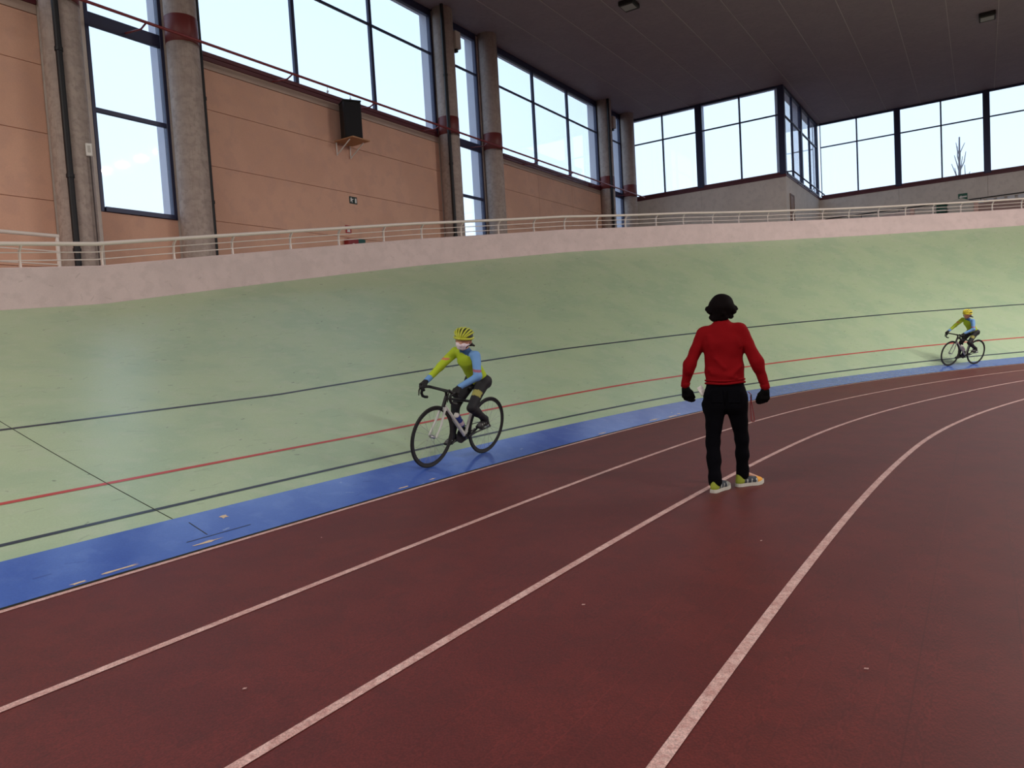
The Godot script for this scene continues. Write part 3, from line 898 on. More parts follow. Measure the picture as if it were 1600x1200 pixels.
func build_fittings() -> void:
	# loudspeaker on its shelf
	var sp := thing("loudspeaker", "black loudspeaker cabinet on a wooden wall shelf under the window rail", "loudspeaker", Vector3(-14.6, 7.26, -14.78))
	sp.rotation = Vector3(0, deg_to_rad(60.0), 0)
	var st := begin(); cbx(st, Vector3(0, 0.5, 0), Vector3(0.50, 1.0, 0.46), 0.02); obj("cabinet", done(st), M.black, sp)
	var s2 := begin(); cbx(s2, Vector3(0, 0.5, 0.24), Vector3(0.46, 0.94, 0.025), 0.01); obj("grille", done(s2), mat(Color8(20, 21, 26), 0.8), sp)
	var s3 := begin(); cbx(s3, Vector3(0.0, 1.02, 0), Vector3(0.52, 0.05, 0.48), 0.015); obj("top_cap", done(s3), M.black, sp)
	var sh := thing("speaker_shelf", "wooden bracket shelf fixed to the peach wall below the loudspeaker", "shelf", Vector3(-14.98, 7.2, -14.78))
	obj("board", box_mesh(Vector3(0.72, 0.035, 0.66), 0.004), M.wood, sh, Vector3(0.38, 0.035, 0))
	for z in [-0.26, 0.26]:
		obj("strut", tube_mesh([Vector3(0.02, -0.32, z), Vector3(0.55, 0.01, z)], 0.016, 8), M.white, sh)
		obj("strut", tube_mesh([Vector3(0.02, -0.34, z), Vector3(0.02, 0.02, z)], 0.016, 8), M.white, sh)
	for q in [-14.3, -15.15]:
		var an := thing("sill_peg", "thin upright metal peg on the sill above the loudspeaker", "peg", Vector3(-14.93, SILL + 0.1, q), "metal pegs on the sill")
		obj("rod", tube_mesh([Vector3(0, 0, 0), Vector3(0, 0.22, 0)], 0.008, 6), M.white, an)
		obj("foot", box_mesh(Vector3(0.05, 0.06, 0.04), 0.004), M.white, an, Vector3(0, 0.03, 0))
	# emergency exit sign on the peach wall
	var ex := thing("exit_sign", "small dark green exit sign with white door mark on the peach wall", "sign", Vector3(WALL_X + 0.002, 5.70, -15.05))
	ex.rotation.y = PI / 2
	obj("plate", box_mesh(Vector3(0.30, 0.20, 0.012), 0.002), mat(Color8(14, 40, 34), 0.5), ex, Vector3(0, 0, 0.006))
	obj("door_mark", poly_mesh([Vector2(0.06, -0.07), Vector2(0.12, -0.07), Vector2(0.12, 0.06), Vector2(0.06, 0.06)], 0.004), M.white, ex, Vector3(0, 0, 0.012))
	obj("running_figure", poly_mesh([Vector2(-0.12, -0.06), Vector2(-0.08, -0.02), Vector2(-0.06, -0.07), Vector2(-0.04, -0.07), Vector2(-0.05, 0.0), Vector2(0.0, 0.02), Vector2(0.0, 0.04), Vector2(-0.06, 0.03), Vector2(-0.07, 0.07), Vector2(-0.11, 0.06), Vector2(-0.11, 0.0)], 0.004), M.white, ex, Vector3(0, 0, 0.012))
	# fire hose cabinet and the green board beside it
	var fh := thing("fire_hose_cabinet", "red fire hose cabinet on the peach wall behind the rail", "cabinet", Vector3(WALL_X + 0.002, 3.9, -14.78))
	fh.rotation.y = PI / 2
	obj("case", box_mesh(Vector3(0.40, 0.66, 0.18), 0.01), mat(Color8(140, 28, 32), 0.45), fh, Vector3(0, 0.33, 0.09))
	obj("window", box_mesh(Vector3(0.08, 0.46, 0.01), 0.002), M.white, fh, Vector3(0.0, 0.30, 0.182))
	var fs := thing("fire_sign", "small red and white fire sign above the red hose cabinet", "sign", Vector3(WALL_X + 0.002, 4.74, -14.78))
	fs.rotation.y = PI / 2
	obj("plate", box_mesh(Vector3(0.22, 0.22, 0.012), 0.002), mat(Color8(168, 44, 44), 0.5), fs, Vector3(0, 0.11, 0.006))
	obj("flame_mark", poly_mesh([Vector2(-0.06, 0.03), Vector2(0.06, 0.03), Vector2(0.05, 0.12), Vector2(0.0, 0.09), Vector2(-0.03, 0.17)], 0.004), M.white, fs, Vector3(0, 0, 0.012))
	var gb := thing("green_box", "teal green wall box next to the red hose cabinet", "box", Vector3(WALL_X + 0.002, 4.2, -15.18))
	gb.rotation.y = PI / 2
	obj("case", box_mesh(Vector3(0.36, 0.40, 0.08), 0.008), mat(Color8(28, 84, 78), 0.5), gb, Vector3(0, 0.2, 0.04))
	obj("label_strip", box_mesh(Vector3(0.14, 0.05, 0.004)), M.white, gb, Vector3(0.04, 0.05, 0.082))
	# small white box with its conduit on the nearest column
	var jb := thing("junction_box", "small white junction box with thin conduit on a concrete column", "box", Vector3(-14.355, 5.55, -7.43))
	jb.rotation.y = deg_to_rad(70)
	obj("case", box_mesh(Vector3(0.11, 0.24, 0.06), 0.008), M.white, jb)
	obj("cover", box_mesh(Vector3(0.05, 0.13, 0.01), 0.003), mat(Color8(190, 186, 180), 0.5), jb, Vector3(0, 0.01, 0.033))
	obj("conduit", tube_mesh([Vector3(0.01, -0.11, 0.0), Vector3(0.012, -2.7, 0.0)], 0.012, 8), mat(Color8(70, 60, 58), 0.6), jb)
	# pale boxes at the heads of two columns
	for q in [[-18.98, "pale box fixed near the ceiling on the column before the middle narrow window"], [-31.1, "pale box fixed near the ceiling on the column by the last narrow window strip"]]:
		var b := thing("sensor_box", q[1], "box", Vector3(-14.42, 11.2, q[0] - 0.74))
		obj("case", box_mesh(Vector3(0.2, 0.55, 0.26), 0.015), mat(Color8(180, 168, 160), 0.6), b, Vector3(0, 0.28, 0))
		obj("bracket", box_mesh(Vector3(0.14, 0.1, 0.1), 0.01), M.dark, b, Vector3(-0.04, -0.05, 0))
	# switched-off floodlights on the ceiling
	for q in [[Vector3(-9.65, CEIL, -23.05), "dark ceiling floodlight above the gallery, nearer the side windows"], [Vector3(0.36, CEIL, -32.75), "dark ceiling floodlight out over the bend, off"]]:
		var f := thing("ceiling_floodlight", q[1], "light fixture", q[0], "unlit ceiling floodlights")
		obj("housing", box_mesh(Vector3(0.52, 0.16, 0.62), 0.02), M.black, f, Vector3(0, -0.08, 0))
		obj("lens", box_mesh(Vector3(0.42, 0.02, 0.40), 0.005), M.lens, f, Vector3(0, -0.165, 0.03))
	# arrow sign and door board of the far gallery
	var ar := thing("arrow_sign", "green sign with a white left arrow on the far grey wall", "sign", Vector3(-0.70, 7.26, REAR_Z + 0.002))
	obj("plate", box_mesh(Vector3(0.40, 0.32, 0.012), 0.002), M.sign_green, ar, Vector3(0, 0.16, 0.006))
	obj("arrow", poly_mesh([Vector2(-0.17, 0.15), Vector2(-0.06, 0.07), Vector2(-0.06, 0.12), Vector2(0.17, 0.12), Vector2(0.17, 0.19), Vector2(-0.06, 0.19), Vector2(-0.06, 0.24)], 0.004), M.white, ar, Vector3(0, 0, 0.012))
	var gn := thing("notice_board", "plain green board on the far grey wall below the arrow sign", "board", Vector3(-1.62, 5.9, REAR_Z + 0.002))
	obj("panel", box_mesh(Vector3(0.48, 1.28, 0.03), 0.004), M.sign_green, gn, Vector3(0, 0.64, 0.015))
	obj("white_stripe", box_mesh(Vector3(0.46, 0.03, 0.006)), M.white, gn, Vector3(0, 1.0, 0.032))
	var es := thing("exit_sign", "small dark exit sign on the far grey wall beside the handrail", "sign", Vector3(-4.15, 6.72, REAR_Z + 0.002))
	obj("plate", box_mesh(Vector3(0.34, 0.16, 0.012), 0.002), mat(Color8(20, 52, 44), 0.5), es, Vector3(0, 0.08, 0.006))
	obj("door_mark", box_mesh(Vector3(0.06, 0.1, 0.004)), M.white, es, Vector3(0.06, 0.08, 0.013))
	# ramp of the far gallery: sloping handrail, parapet pieces
	var hr := thing("wall_handrail", "dark level handrail along the far grey wall", "railing", Vector3(0, 0, REAR_Z + 0.35))
	var a := Vector3(-7.1, 7.17, 0); var e := Vector3(9.0, 7.2, 0)
	obj("handrail", tube_mesh([a, e], 0.03, 8), M.dark, hr)
	for i in 10:
		var p := a.lerp(e, i / 9.0)
		obj("post", tube_mesh([p - Vector3(0, 2.4, 0), p], 0.018, 6), M.dark, hr)
	var ramp := thing("gallery_parapet", "pale low parapet walls of the far gallery behind the guard rail", "parapet", Vector3(0, 0, REAR_Z + 1.0))
	var rose := mat(Color8(214, 176, 164), 0.8)
	obj("low_wall", poly_mesh([Vector2(-4.3, 4.6), Vector2(-2.95, 4.6), Vector2(-2.95, 7.0), Vector2(-4.3, 6.84)], 0.15), M.pink, ramp)
	obj("end_post", box_mesh(Vector3(0.18, 2.42, 0.24), 0.01), rose, ramp, Vector3(-2.87, 5.81, 0.08))
	obj("landing_wall", poly_mesh([Vector2(-1.3, 4.6), Vector2(-0.24, 4.6), Vector2(-0.24, 6.98), Vector2(-0.70, 7.19), Vector2(-0.93, 7.19), Vector2(-1.3, 7.08)], 0.15), mat(Color8(200, 194, 186), 0.8), ramp)
	obj("end_post", box_mesh(Vector3(0.18, 2.4, 0.24), 0.01), rose, ramp, Vector3(-0.14, 5.78, 0.08))
	obj("upper_wall", box_mesh(Vector3(6.0, 2.25, 0.15), 0.01), mat(Color8(160, 132, 126), 0.8), ramp, Vector3(2.96, 5.72, 0.05))
	var beam := thing("seat_beam", "dark beam on legs that carries the row of pale seats", "beam", Vector3(0, 0, REAR_Z + 0.62))
	obj("beam", box_mesh(Vector3(6.9, 0.06, 0.1), 0.005), M.dark, beam, Vector3(2.75, 6.75, 0))
	for k in 4:
		obj("leg", tube_mesh([Vector3(-0.4 + 2.1 * k, 4.6, 0), Vector3(-0.4 + 2.1 * k, 6.72, 0)], 0.04, 8), M.dark, beam)
	# row of seats behind the far parapet
	for i in 16:
		var q := -0.4 + i * 0.42
		var seat := thing("stand_seat", "pale seat in the row behind the far gallery parapet", "seat", Vector3(q, 6.802, REAR_Z + 0.62), "seats behind the far parapet")
		obj("seat_pan", box_mesh(Vector3(0.30, 0.04, 0.26), 0.01), mat(Color8(196, 198, 204), 0.5), seat, Vector3(0, 0.0, 0.05))
		obj("backrest", box_mesh(Vector3(0.30, 0.26, 0.035), 0.01), mat(Color8(196, 198, 204), 0.5), seat, Vector3(0, 0.15, -0.08))
	# bare tree outside the end windows
	var t := thing("bare_tree", "thin bare tree outside the far end windows", "tree", Vector3(-1.0, 0, -52.0))
	var ts := begin()
	tube(ts, [Vector3(0, 0, 0), Vector3(0.1, 5, 0), Vector3(0.0, 9, 0), Vector3(0.05, 12.2, 0)], [0.2, 0.12, 0.08, 0.04], 7)
	obj("trunk", done(ts), mat(Color8(120, 116, 120), 0.9), t)
	for i in 16:
		var y := 6.6 + i * 0.30
		var sgn := 1.0 if i % 2 == 0 else -1.0
		var len_ := 1.5 - i * 0.06
		obj("branch", tube_mesh([Vector3(0.05, y, 0), Vector3(0.05 + sgn * len_ * (0.16 + 0.12 * sin(i * 1.7)), y + len_ * 0.7, 0.3 * sin(i * 2.0)), Vector3(0.05 + sgn * len_ * (0.3 + 0.16 * sin(i * 2.3)), y + len_ * 1.5, 0.5 * sin(i * 2.0))], [0.04, 0.03, 0.018], 5), mat(Color8(128, 124, 128), 0.9), t)
	# string and scraps lying on the lanes
	var sg := thing("string_scrap", "pale curled strip of string on the rubber lane by the edge line", "string", Vector3(-4.42, 0.006, -1.25))
	obj("strand", tube_mesh([Vector3(-0.015, 0, 0.11), Vector3(-0.02, 0.002, 0.06), Vector3(0.0, 0.004, 0.02), Vector3(0.02, 0.001, -0.02), Vector3(0.045, 0.0, -0.03)], 0.005, 6), M.white, sg)
	for q in [[-4.1, -3.55], [-2.55, -1.75], [-1.72, -3.15], [-1.2, -4.6], [-0.4, -3.0], [-2.05, -5.7]]:
		var sc := thing("paper_scrap", "tiny pale scrap lying on the red lanes", "scrap", Vector3(q[0], 0.004, q[1]), "scraps on the red lanes")
		sc.rotation.y = q[0] * 7.0
		obj("scrap", poly_mesh([Vector2(-0.009, -0.004), Vector2(0.006, -0.005), Vector2(0.010, 0.002), Vector2(-0.004, 0.005)], 0.002), M.line_white, sc)
		sc.rotation.x = -PI / 2

func build_lamps() -> void:
	var n := 0
	for gp in [Vector2(4.6, -21.5), Vector2(12.5, -21.5), Vector2(22.0, -21.5), Vector2(13.0, -2.0), Vector2(22.0, -2.0), Vector2(-10.0, 7.0), Vector2(13.0, 14.0), Vector2(13.0, 30.0)]:
		for i in 4:
				var at := Vector3(gp.x + 1.78 * i, CEIL, gp.y)
				var l := thing("high_bay_lamp", "lit round high bay lamp hanging from the dark hall ceiling", "lamp", at, "lit high bay lamps")
				var st := begin()
				lathe(st, [Vector2(0.0, -0.03), Vector2(0.08, -0.03), Vector2(0.09, -0.12), Vector2(0.24, -0.30), Vector2(0.26, -0.33), Vector2(0.25, -0.34), Vector2(0.225, -0.31), Vector2(0.0, -0.30)], 24)
				obj("reflector", done(st), M.black, l)
				var s2 := begin()
				lathe(s2, [Vector2(0.0, -0.312), Vector2(0.222, -0.312), Vector2(0.222, -0.318), Vector2(0.0, -0.318)], 24)
				obj("glowing_lens", done(s2), M.lit, l)
				var li := AreaLight3D.new()
				li.name = "light"
				li.area_size = Vector2(0.4, 0.4)
				li.light_color = Color8(255, 247, 238)
				li.light_energy = LAMP
				li.area_range = 90.0
				li.shadow_enabled = true
				l.add_child(li, true)
				li.position = Vector3(0, -0.36, 0)
				li.rotation.x = -PI / 2
				n += 1

func lin(r: int, g: int, b: int) -> Color:
	return Color8(r, g, b).srgb_to_linear()

# a running or cycling shoe: heel on the ground, dir along the foot
func shoe(parent: Node, heel: Vector3, dir: Vector3, length: float, up: Vector3, heel_c: Color, mid_c: Color, toe_c: Color, sole_m: Material, called := "shoe") -> void:
	var side := dir.cross(up).normalized()
	var k := length / 0.27
	var hold := Node3D.new()
	hold.name = called
	parent.add_child(hold, true)
	var st := begin()
	st.set_smooth_group(-1)
	var prof := [[0.0, 0.016], [0.03, 0.028], [0.12, 0.036], [0.35, 0.033], [0.5, 0.035], [0.68, 0.047], [0.84, 0.044], [0.94, 0.030], [1.0, 0.010]]
	var lo := []
	var hi := []
	for q in prof: lo.append([q[0], q[1]])
	for i in prof.size(): hi.append([prof[prof.size() - 1 - i][0], -prof[prof.size() - 1 - i][1]])
	var ring := lo + hi
	var bot := []
	var top := []
	for q in ring:
		var p: Vector3 = heel + dir * (q[0] * length) + side * (q[1] * k)
		var toe := maxf(0.0, q[0] - 0.8) * 0.09
		bot.append(p + up * (toe + 0.001))
		top.append(p + up * (0.028 * k + toe) + side * (q[1] * -0.06))
	for i in ring.size():
		var j := (i + 1) % ring.size()
		quad(st, bot[i], top[i], top[j], bot[j])
	var c0 := heel + dir * length * 0.5
	for i in ring.size():
		var j := (i + 1) % ring.size()
		st.add_vertex(c0 + up * 0.028 * k); st.add_vertex(top[j]); st.add_vertex(top[i])
		st.add_vertex(c0); st.add_vertex(bot[i]); st.add_vertex(bot[j])
	obj("sole", done(st), sole_m, hold)
	var P := func(t: float, y: float, s := 0.0) -> Vector3: return heel + dir * (t * length) + up * (y * k) + side * (s * k)
	var bones := [[P.call(0.13, 0.045), P.call(0.16, 0.085), 0.033 * k, 0.034 * k], [P.call(0.2, 0.05), P.call(0.5, 0.052), 0.034 * k, 0.034 * k], [P.call(0.45, 0.06), P.call(0.8, 0.040), 0.032 * k, 0.026 * k], [P.call(0.68, 0.04, 0.012), P.call(0.86, 0.036), 0.030 * k, 0.024 * k], [P.call(0.68, 0.04, -0.012), P.call(0.86, 0.036), 0.030 * k, 0.024 * k]]
	var fn := func(p: Vector3) -> Color:
		var t := (p - heel).dot(dir) / length
		var y := (p - heel).dot(up) / k
		if t < 0.24: return heel_c
		if t > 0.70: return toe_c
		if t > 0.30 and y < 0.062 and sin(t * 40.0) > 0.75: return lin(196, 200, 196)
		return mid_c
	obj("upper", blob(bones, 0.006 * k, 220.0, [[heel + up * 0.02, -up]], fn), M.dyed, hold)

func build_coach() -> void:
	var at := Vector3(-1.80, 0.0, -6.071)
	var away := Vector3(at.x, 0, at.z).normalized()
	var right := Vector3(-away.z, 0, away.x)
	var p := thing("person", "person seen from behind in red sweater, dark trousers and black gloves", "person", at)
	p.basis = Basis(right, Vector3.UP, -away)
	var fz := Vector3(0, 0, 1)
	var sh_l := Vector3(-0.195, 1.335, 0); var el_l := Vector3(-0.315, 1.085, 0.02); var wr_l := Vector3(-0.362, 0.905, -0.01)
	var sh_r := Vector3(0.108, 1.352, 0); var el_r := Vector3(0.222, 1.09, 0.03); var wr_r := Vector3(0.288, 0.865, -0.005)
	var hip_l := Vector3(-0.118, 0.80, 0.01); var kn_l := Vector3(-0.152, 0.41, 0.03); var an_l := Vector3(-0.145, 0.09, 0.115)
	var hip_r := Vector3(0.052, 0.795, 0.0); var kn_r := Vector3(0.086, 0.42, -0.06); var an_r := Vector3(0.082, 0.11, -0.125)
	# the body itself
	var hx := -0.036
	var body := [[Vector3(hx, 1.570, 0.0), Vector3(hx, 1.562, -0.015), 0.082, 0.082], [Vector3(hx, 1.54, -0.03), Vector3(hx, 1.505, -0.055), 0.062, 0.042],
		[Vector3(hx, 1.565, -0.092), Vector3(hx, 1.54, -0.108), 0.010, 0.014], [Vector3(hx, 1.515, -0.082), Vector3(hx, 1.509, -0.085), 0.016, 0.016],
		[Vector3(hx - 0.088, 1.565, 0.0), Vector3(hx - 0.092, 1.535, 0.0), 0.014, 0.010], [Vector3(hx + 0.088, 1.565, 0.0), Vector3(hx + 0.092, 1.535, 0.0), 0.014, 0.010],
		[Vector3(hx, 1.53, 0.005), Vector3(hx - 0.004, 1.38, 0.01), 0.050, 0.056],
		[Vector3(-0.17, 1.345, 0), Vector3(0.085, 1.355, 0), 0.045, 0.045], [Vector3(-0.035, 1.26, 0), Vector3(-0.035, 1.0, 0), 0.135, 0.125, fz, 1.6], [Vector3(-0.035, 0.97, 0), Vector3(-0.035, 0.86, 0), 0.13, 0.14, fz, 1.5],
		[sh_l, el_l, 0.044, 0.036], [el_l, wr_l, 0.035, 0.025], [sh_r, el_r, 0.044, 0.036], [el_r, wr_r, 0.035, 0.025],
		[wr_l, wr_l + Vector3(0.01, -0.09, 0), 0.022, 0.016], [wr_r, wr_r + Vector3(-0.012, -0.09, 0), 0.022, 0.016],
		[hip_l, kn_l, 0.08, 0.046], [kn_l, an_l, 0.044, 0.032], [hip_r, kn_r, 0.08, 0.046], [kn_r, an_r, 0.044, 0.032],
		[an_l, an_l + Vector3(0.06, -0.05, -0.12), 0.03, 0.02], [an_r, an_r + Vector3(0.12, -0.055, -0.09), 0.03, 0.02]]
	obj("body", blob(body, 0.012, 90.0), M.skin, p)
	for sx in [-0.03, 0.03]:
		var st := begin(); lathe(st, [Vector2(0, 0.008), Vector2(0.006, 0.005), Vector2(0.008, 0), Vector2(0.006, -0.005), Vector2(0, -0.008)], 10); obj("eye", done(st), M.black, p, Vector3(hx + sx, 1.565, -0.094))
	# sweater with ribbed hem and cuffs
	var red := mat(Color8(128, 13, 20), 0.85)
	red.metallic_specular = 0.2
	var sw := [[Vector3(-0.165, 1.343, 0.0), Vector3(0.080, 1.357, 0.0), 0.058, 0.056], [Vector3(-0.04, 1.345, 0.01), Vector3(-0.038, 1.26, 0.01), 0.10, 0.15, fz, 1.5],
		[Vector3(-0.036, 1.25, 0.005), Vector3(-0.036, 1.03, 0.0), 0.158, 0.154, fz, 1.55], [Vector3(-0.034, 1.02, 0.0), Vector3(-0.031, 0.915, 0.005), 0.156, 0.156, fz, 1.42],
		[Vector3(-0.12, 1.25, 0.03), Vector3(-0.11, 1.18, 0.03), 0.065, 0.06], [Vector3(0.045, 1.25, 0.03), Vector3(0.04, 1.18, 0.03), 0.065, 0.06],
		[Vector3(-0.044, 1.37, 0.01), Vector3(-0.042, 1.455, 0.0), 0.066, 0.055],
		[sh_l, el_l, 0.058, 0.046], [el_l, wr_l + Vector3(0, 0.012, 0), 0.046, 0.036], [sh_r, el_r, 0.058, 0.048], [el_r, wr_r + Vector3(0, 0.012, 0), 0.048, 0.036],
		[el_l + Vector3(-0.006, -0.02, 0), el_l + Vector3(-0.012, -0.05, 0), 0.048, 0.046], [el_r + Vector3(0.012, -0.02, 0), el_r + Vector3(0.018, -0.06, 0), 0.049, 0.045]]
	for q in [[-0.16, 1.03, 0.075, 0.02, 0.975, 0.112], [-0.14, 1.00, 0.092, 0.06, 0.955, 0.10], [-0.10, 1.12, 0.098, -0.03, 1.04, 0.112], [0.10, 1.05, 0.065, 0.03, 0.99, 0.108], [0.07, 1.30, 0.085, 0.10, 1.22, 0.075], [-0.15, 1.31, 0.07, -0.13, 1.21, 0.088]]:
		sw.append([Vector3(q[0], q[1], q[2]), Vector3(q[3], q[4], q[5]), 0.010, 0.012])
	obj("sweater", blob(sw, 0.0105, 95.0, [[Vector3(0, 0.905, 0), Vector3(0, -1, 0), 0.9], [Vector3(-0.042, 1.462, 0), Vector3(0, 1, 0)]].slice(1) + [[Vector3(-0.034, 0.905, 0), Vector3(0, -1, 0), 0.235]], null, 0.0012), red, p)
	var hem := []
	for i in 25:
		var a := TAU * i / 24.0
		hem.append(Vector3(-0.033 + 0.159 * cos(a), 0.938 + 0.004 * sin(a * 3.0), 0.004 + 0.113 * sin(a)))
	var hst := begin(); tube(hst, hem, 0.0085, 8, false)
	var hem2 := []
	for q in hem: hem2.append(q + Vector3(0, -0.024, 0))
	tube(hst, hem2, 0.010, 8, false)
	obj("hem_band", done(hst), red, p)
	for q in [[wr_l, el_l], [wr_r, el_r]]:
		var d: Vector3 = (q[0] - q[1]).normalized()
		obj("cuff", tube_mesh([q[0] - d * 0.03, q[0] - d * 0.024, q[0] + d * 0.018, q[0] + d * 0.022], [0.034, 0.039, 0.036, 0.030], 14), red, p)
	# trousers
	var tr := mat(Color8(7, 7, 12), 0.95)
	tr.metallic_specular = 0.2
	var tb := [[Vector3(-0.035, 0.95, 0.0), Vector3(-0.035, 0.84, 0.005), 0.148, 0.158, fz, 1.45], [Vector3(-0.115, 0.80, 0.02), Vector3(-0.105, 0.74, 0.02), 0.098, 0.095], [Vector3(0.045, 0.795, 0.02), Vector3(0.04, 0.735, 0.02), 0.098, 0.095],
		[hip_l + Vector3(0, -0.05, 0), kn_l, 0.092, 0.056], [kn_l, kn_l.lerp(an_l, 0.45), 0.055, 0.056], [kn_l.lerp(an_l, 0.4), an_l + Vector3(0, -0.01, 0), 0.055, 0.047],
		[hip_r + Vector3(0, -0.05, 0), kn_r, 0.092, 0.054], [kn_r, kn_r.lerp(an_r, 0.45), 0.053, 0.052], [kn_r.lerp(an_r, 0.4), an_r + Vector3(0, -0.01, 0), 0.052, 0.044],
		[Vector3(-0.205, 0.74, 0.0), Vector3(-0.20, 0.68, 0.0), 0.026, 0.024], [an_l + Vector3(0.0, 0.04, 0.0), an_l + Vector3(0, 0.0, 0), 0.05, 0.049], [an_r + Vector3(0.0, 0.05, 0.0), an_r + Vector3(0, 0.0, 0), 0.048, 0.047]]
	obj("trousers", blob(tb, 0.0115, 85.0, [[Vector3(-0.035, 0.97, 0), Vector3(0, 1, 0)]], null, 0.0010), tr, p)
	for q in [Vector3(-0.10, 0.81, 0.121), Vector3(0.035, 0.805, 0.121)]:
		obj("back_pocket", box_mesh(Vector3(0.095, 0.11, 0.008), 0.003), tr, p, q)
	# gloves
	var gm := mat(Color8(10, 10, 11), 0.9)
	gm.metallic_specular = 0.2
	obj("glove", blob(hand_bones(wr_l + Vector3(0, -0.01, 0), Vector3(0.10, -0.99, -0.02).normalized(), Vector3(-0.45, -0.10, 0.88).normalized(), Vector3(0.88, 0.1, 0.45).normalized(), 0.62, 1.0, 0.004), 0.004, 330.0), gm, p)
	obj("glove", blob(hand_bones(wr_r + Vector3(0, -0.01, 0), Vector3(-0.10, -0.99, -0.02).normalized(), Vector3(0.45, -0.10, 0.88).normalized(), Vector3(-0.88, 0.1, 0.45).normalized(), 0.70, 1.0, 0.004), 0.004, 330.0), gm, p)
	# dark wavy hair to the nape
	var hair_m := mat(Color8(16, 11, 12), 0.85)
	hair_m.metallic_specular = 0.2
	var hair := [[Vector3(hx, 1.563, 0.015), Vector3(hx, 1.556, 0.005), 0.102, 0.104], [Vector3(hx, 1.55, 0.03), Vector3(hx - 0.006, 1.495, 0.025), 0.094, 0.066], [Vector3(hx - 0.03, 1.50, 0.02), Vector3(hx - 0.05, 1.468, 0.01), 0.05, 0.03]]
	for q in [[-0.150, 1.545, 0.02, 0.020], [-0.160, 1.538, 0.0, 0.013], [-0.137, 1.522, 0.03, 0.022], [-0.122, 1.470, 0.01, 0.021], [-0.112, 1.458, 0.02, 0.018], [0.068, 1.542, 0.01, 0.019], [0.078, 1.540, 0.0, 0.011], [0.060, 1.515, 0.03, 0.022], [0.040, 1.480, 0.02, 0.019], [0.028, 1.472, 0.03, 0.018], [-0.09, 1.462, 0.04, 0.022], [-0.05, 1.465, 0.05, 0.024], [-0.01, 1.470, 0.05, 0.022], [-0.03, 1.51, 0.085, 0.028]]:
		var c := Vector3(q[0], q[1], q[2])
		hair.append([c, c + Vector3(0.006, -0.01, 0.004), q[3], q[3] * 0.8])
	obj("hair", blob(hair, 0.007, 170.0, [[Vector3(hx, 1.58, -0.075), Vector3(0, -0.35, -0.94).normalized(), 0.12]], null, 0.0016), hair_m, p)
	# trail shoes
	var sole := mat(Color8(190, 186, 176), 0.7)
	shoe(p, Vector3(-0.170, 0, 0.175), Vector3(sin(0.50), 0, -cos(0.50)), 0.275, Vector3.UP, lin(146, 158, 52), lin(60, 64, 74), lin(150, 150, 140), sole)
	shoe(p, Vector3(0.022, 0, -0.085), Vector3(sin(1.0), 0, -cos(1.0)), 0.275, Vector3.UP, lin(146, 158, 52), lin(60, 64, 74), lin(226, 160, 60), sole)
	# what hangs out of the pockets
	var card := thing("folded_paper", "white folded paper sticking out of the dark trouser pocket", "paper", p.transform * Vector3(-0.226, 0.855, 0.045))
	card.basis = p.basis * Basis.from_euler(Vector3(0.0, 0.5, 0.5))
	obj("sheet", box_mesh(Vector3(0.05, 0.085, 0.006), 0.001), M.white, card)
	obj("fold", box_mesh(Vector3(0.048, 0.04, 0.004), 0.001), M.white, card, Vector3(0, -0.018, 0.005))
	var lan := thing("lanyard", "dark red loop of cord hanging from the trouser pocket", "lanyard", p.transform * Vector3(0.160, 0.83, 0.03))
	lan.basis = p.basis
	obj("cord", tube_mesh([Vector3(-0.01, 0.0, 0), Vector3(0.012, -0.02, 0.0), Vector3(0.004, -0.12, 0), Vector3(0.006, -0.235, 0), Vector3(0.014, -0.252, 0), Vector3(0.028, -0.25, 0), Vector3(0.032, -0.235, 0), Vector3(0.018, -0.12, 0.004), Vector3(0.006, -0.04, 0.004)], 0.004, 6), mat(Color8(120, 24, 34), 0.7), lan)
	obj("clip", box_mesh(Vector3(0.012, 0.05, 0.008), 0.002), M.black, lan, Vector3(0.012, -0.05, 0))

# ------------------------------------------------------------------ bicycles and riders; local axes: x right, y up, -z forward
const FRONT := -0.56
const BACK := 0.39
const WHEEL := 0.334

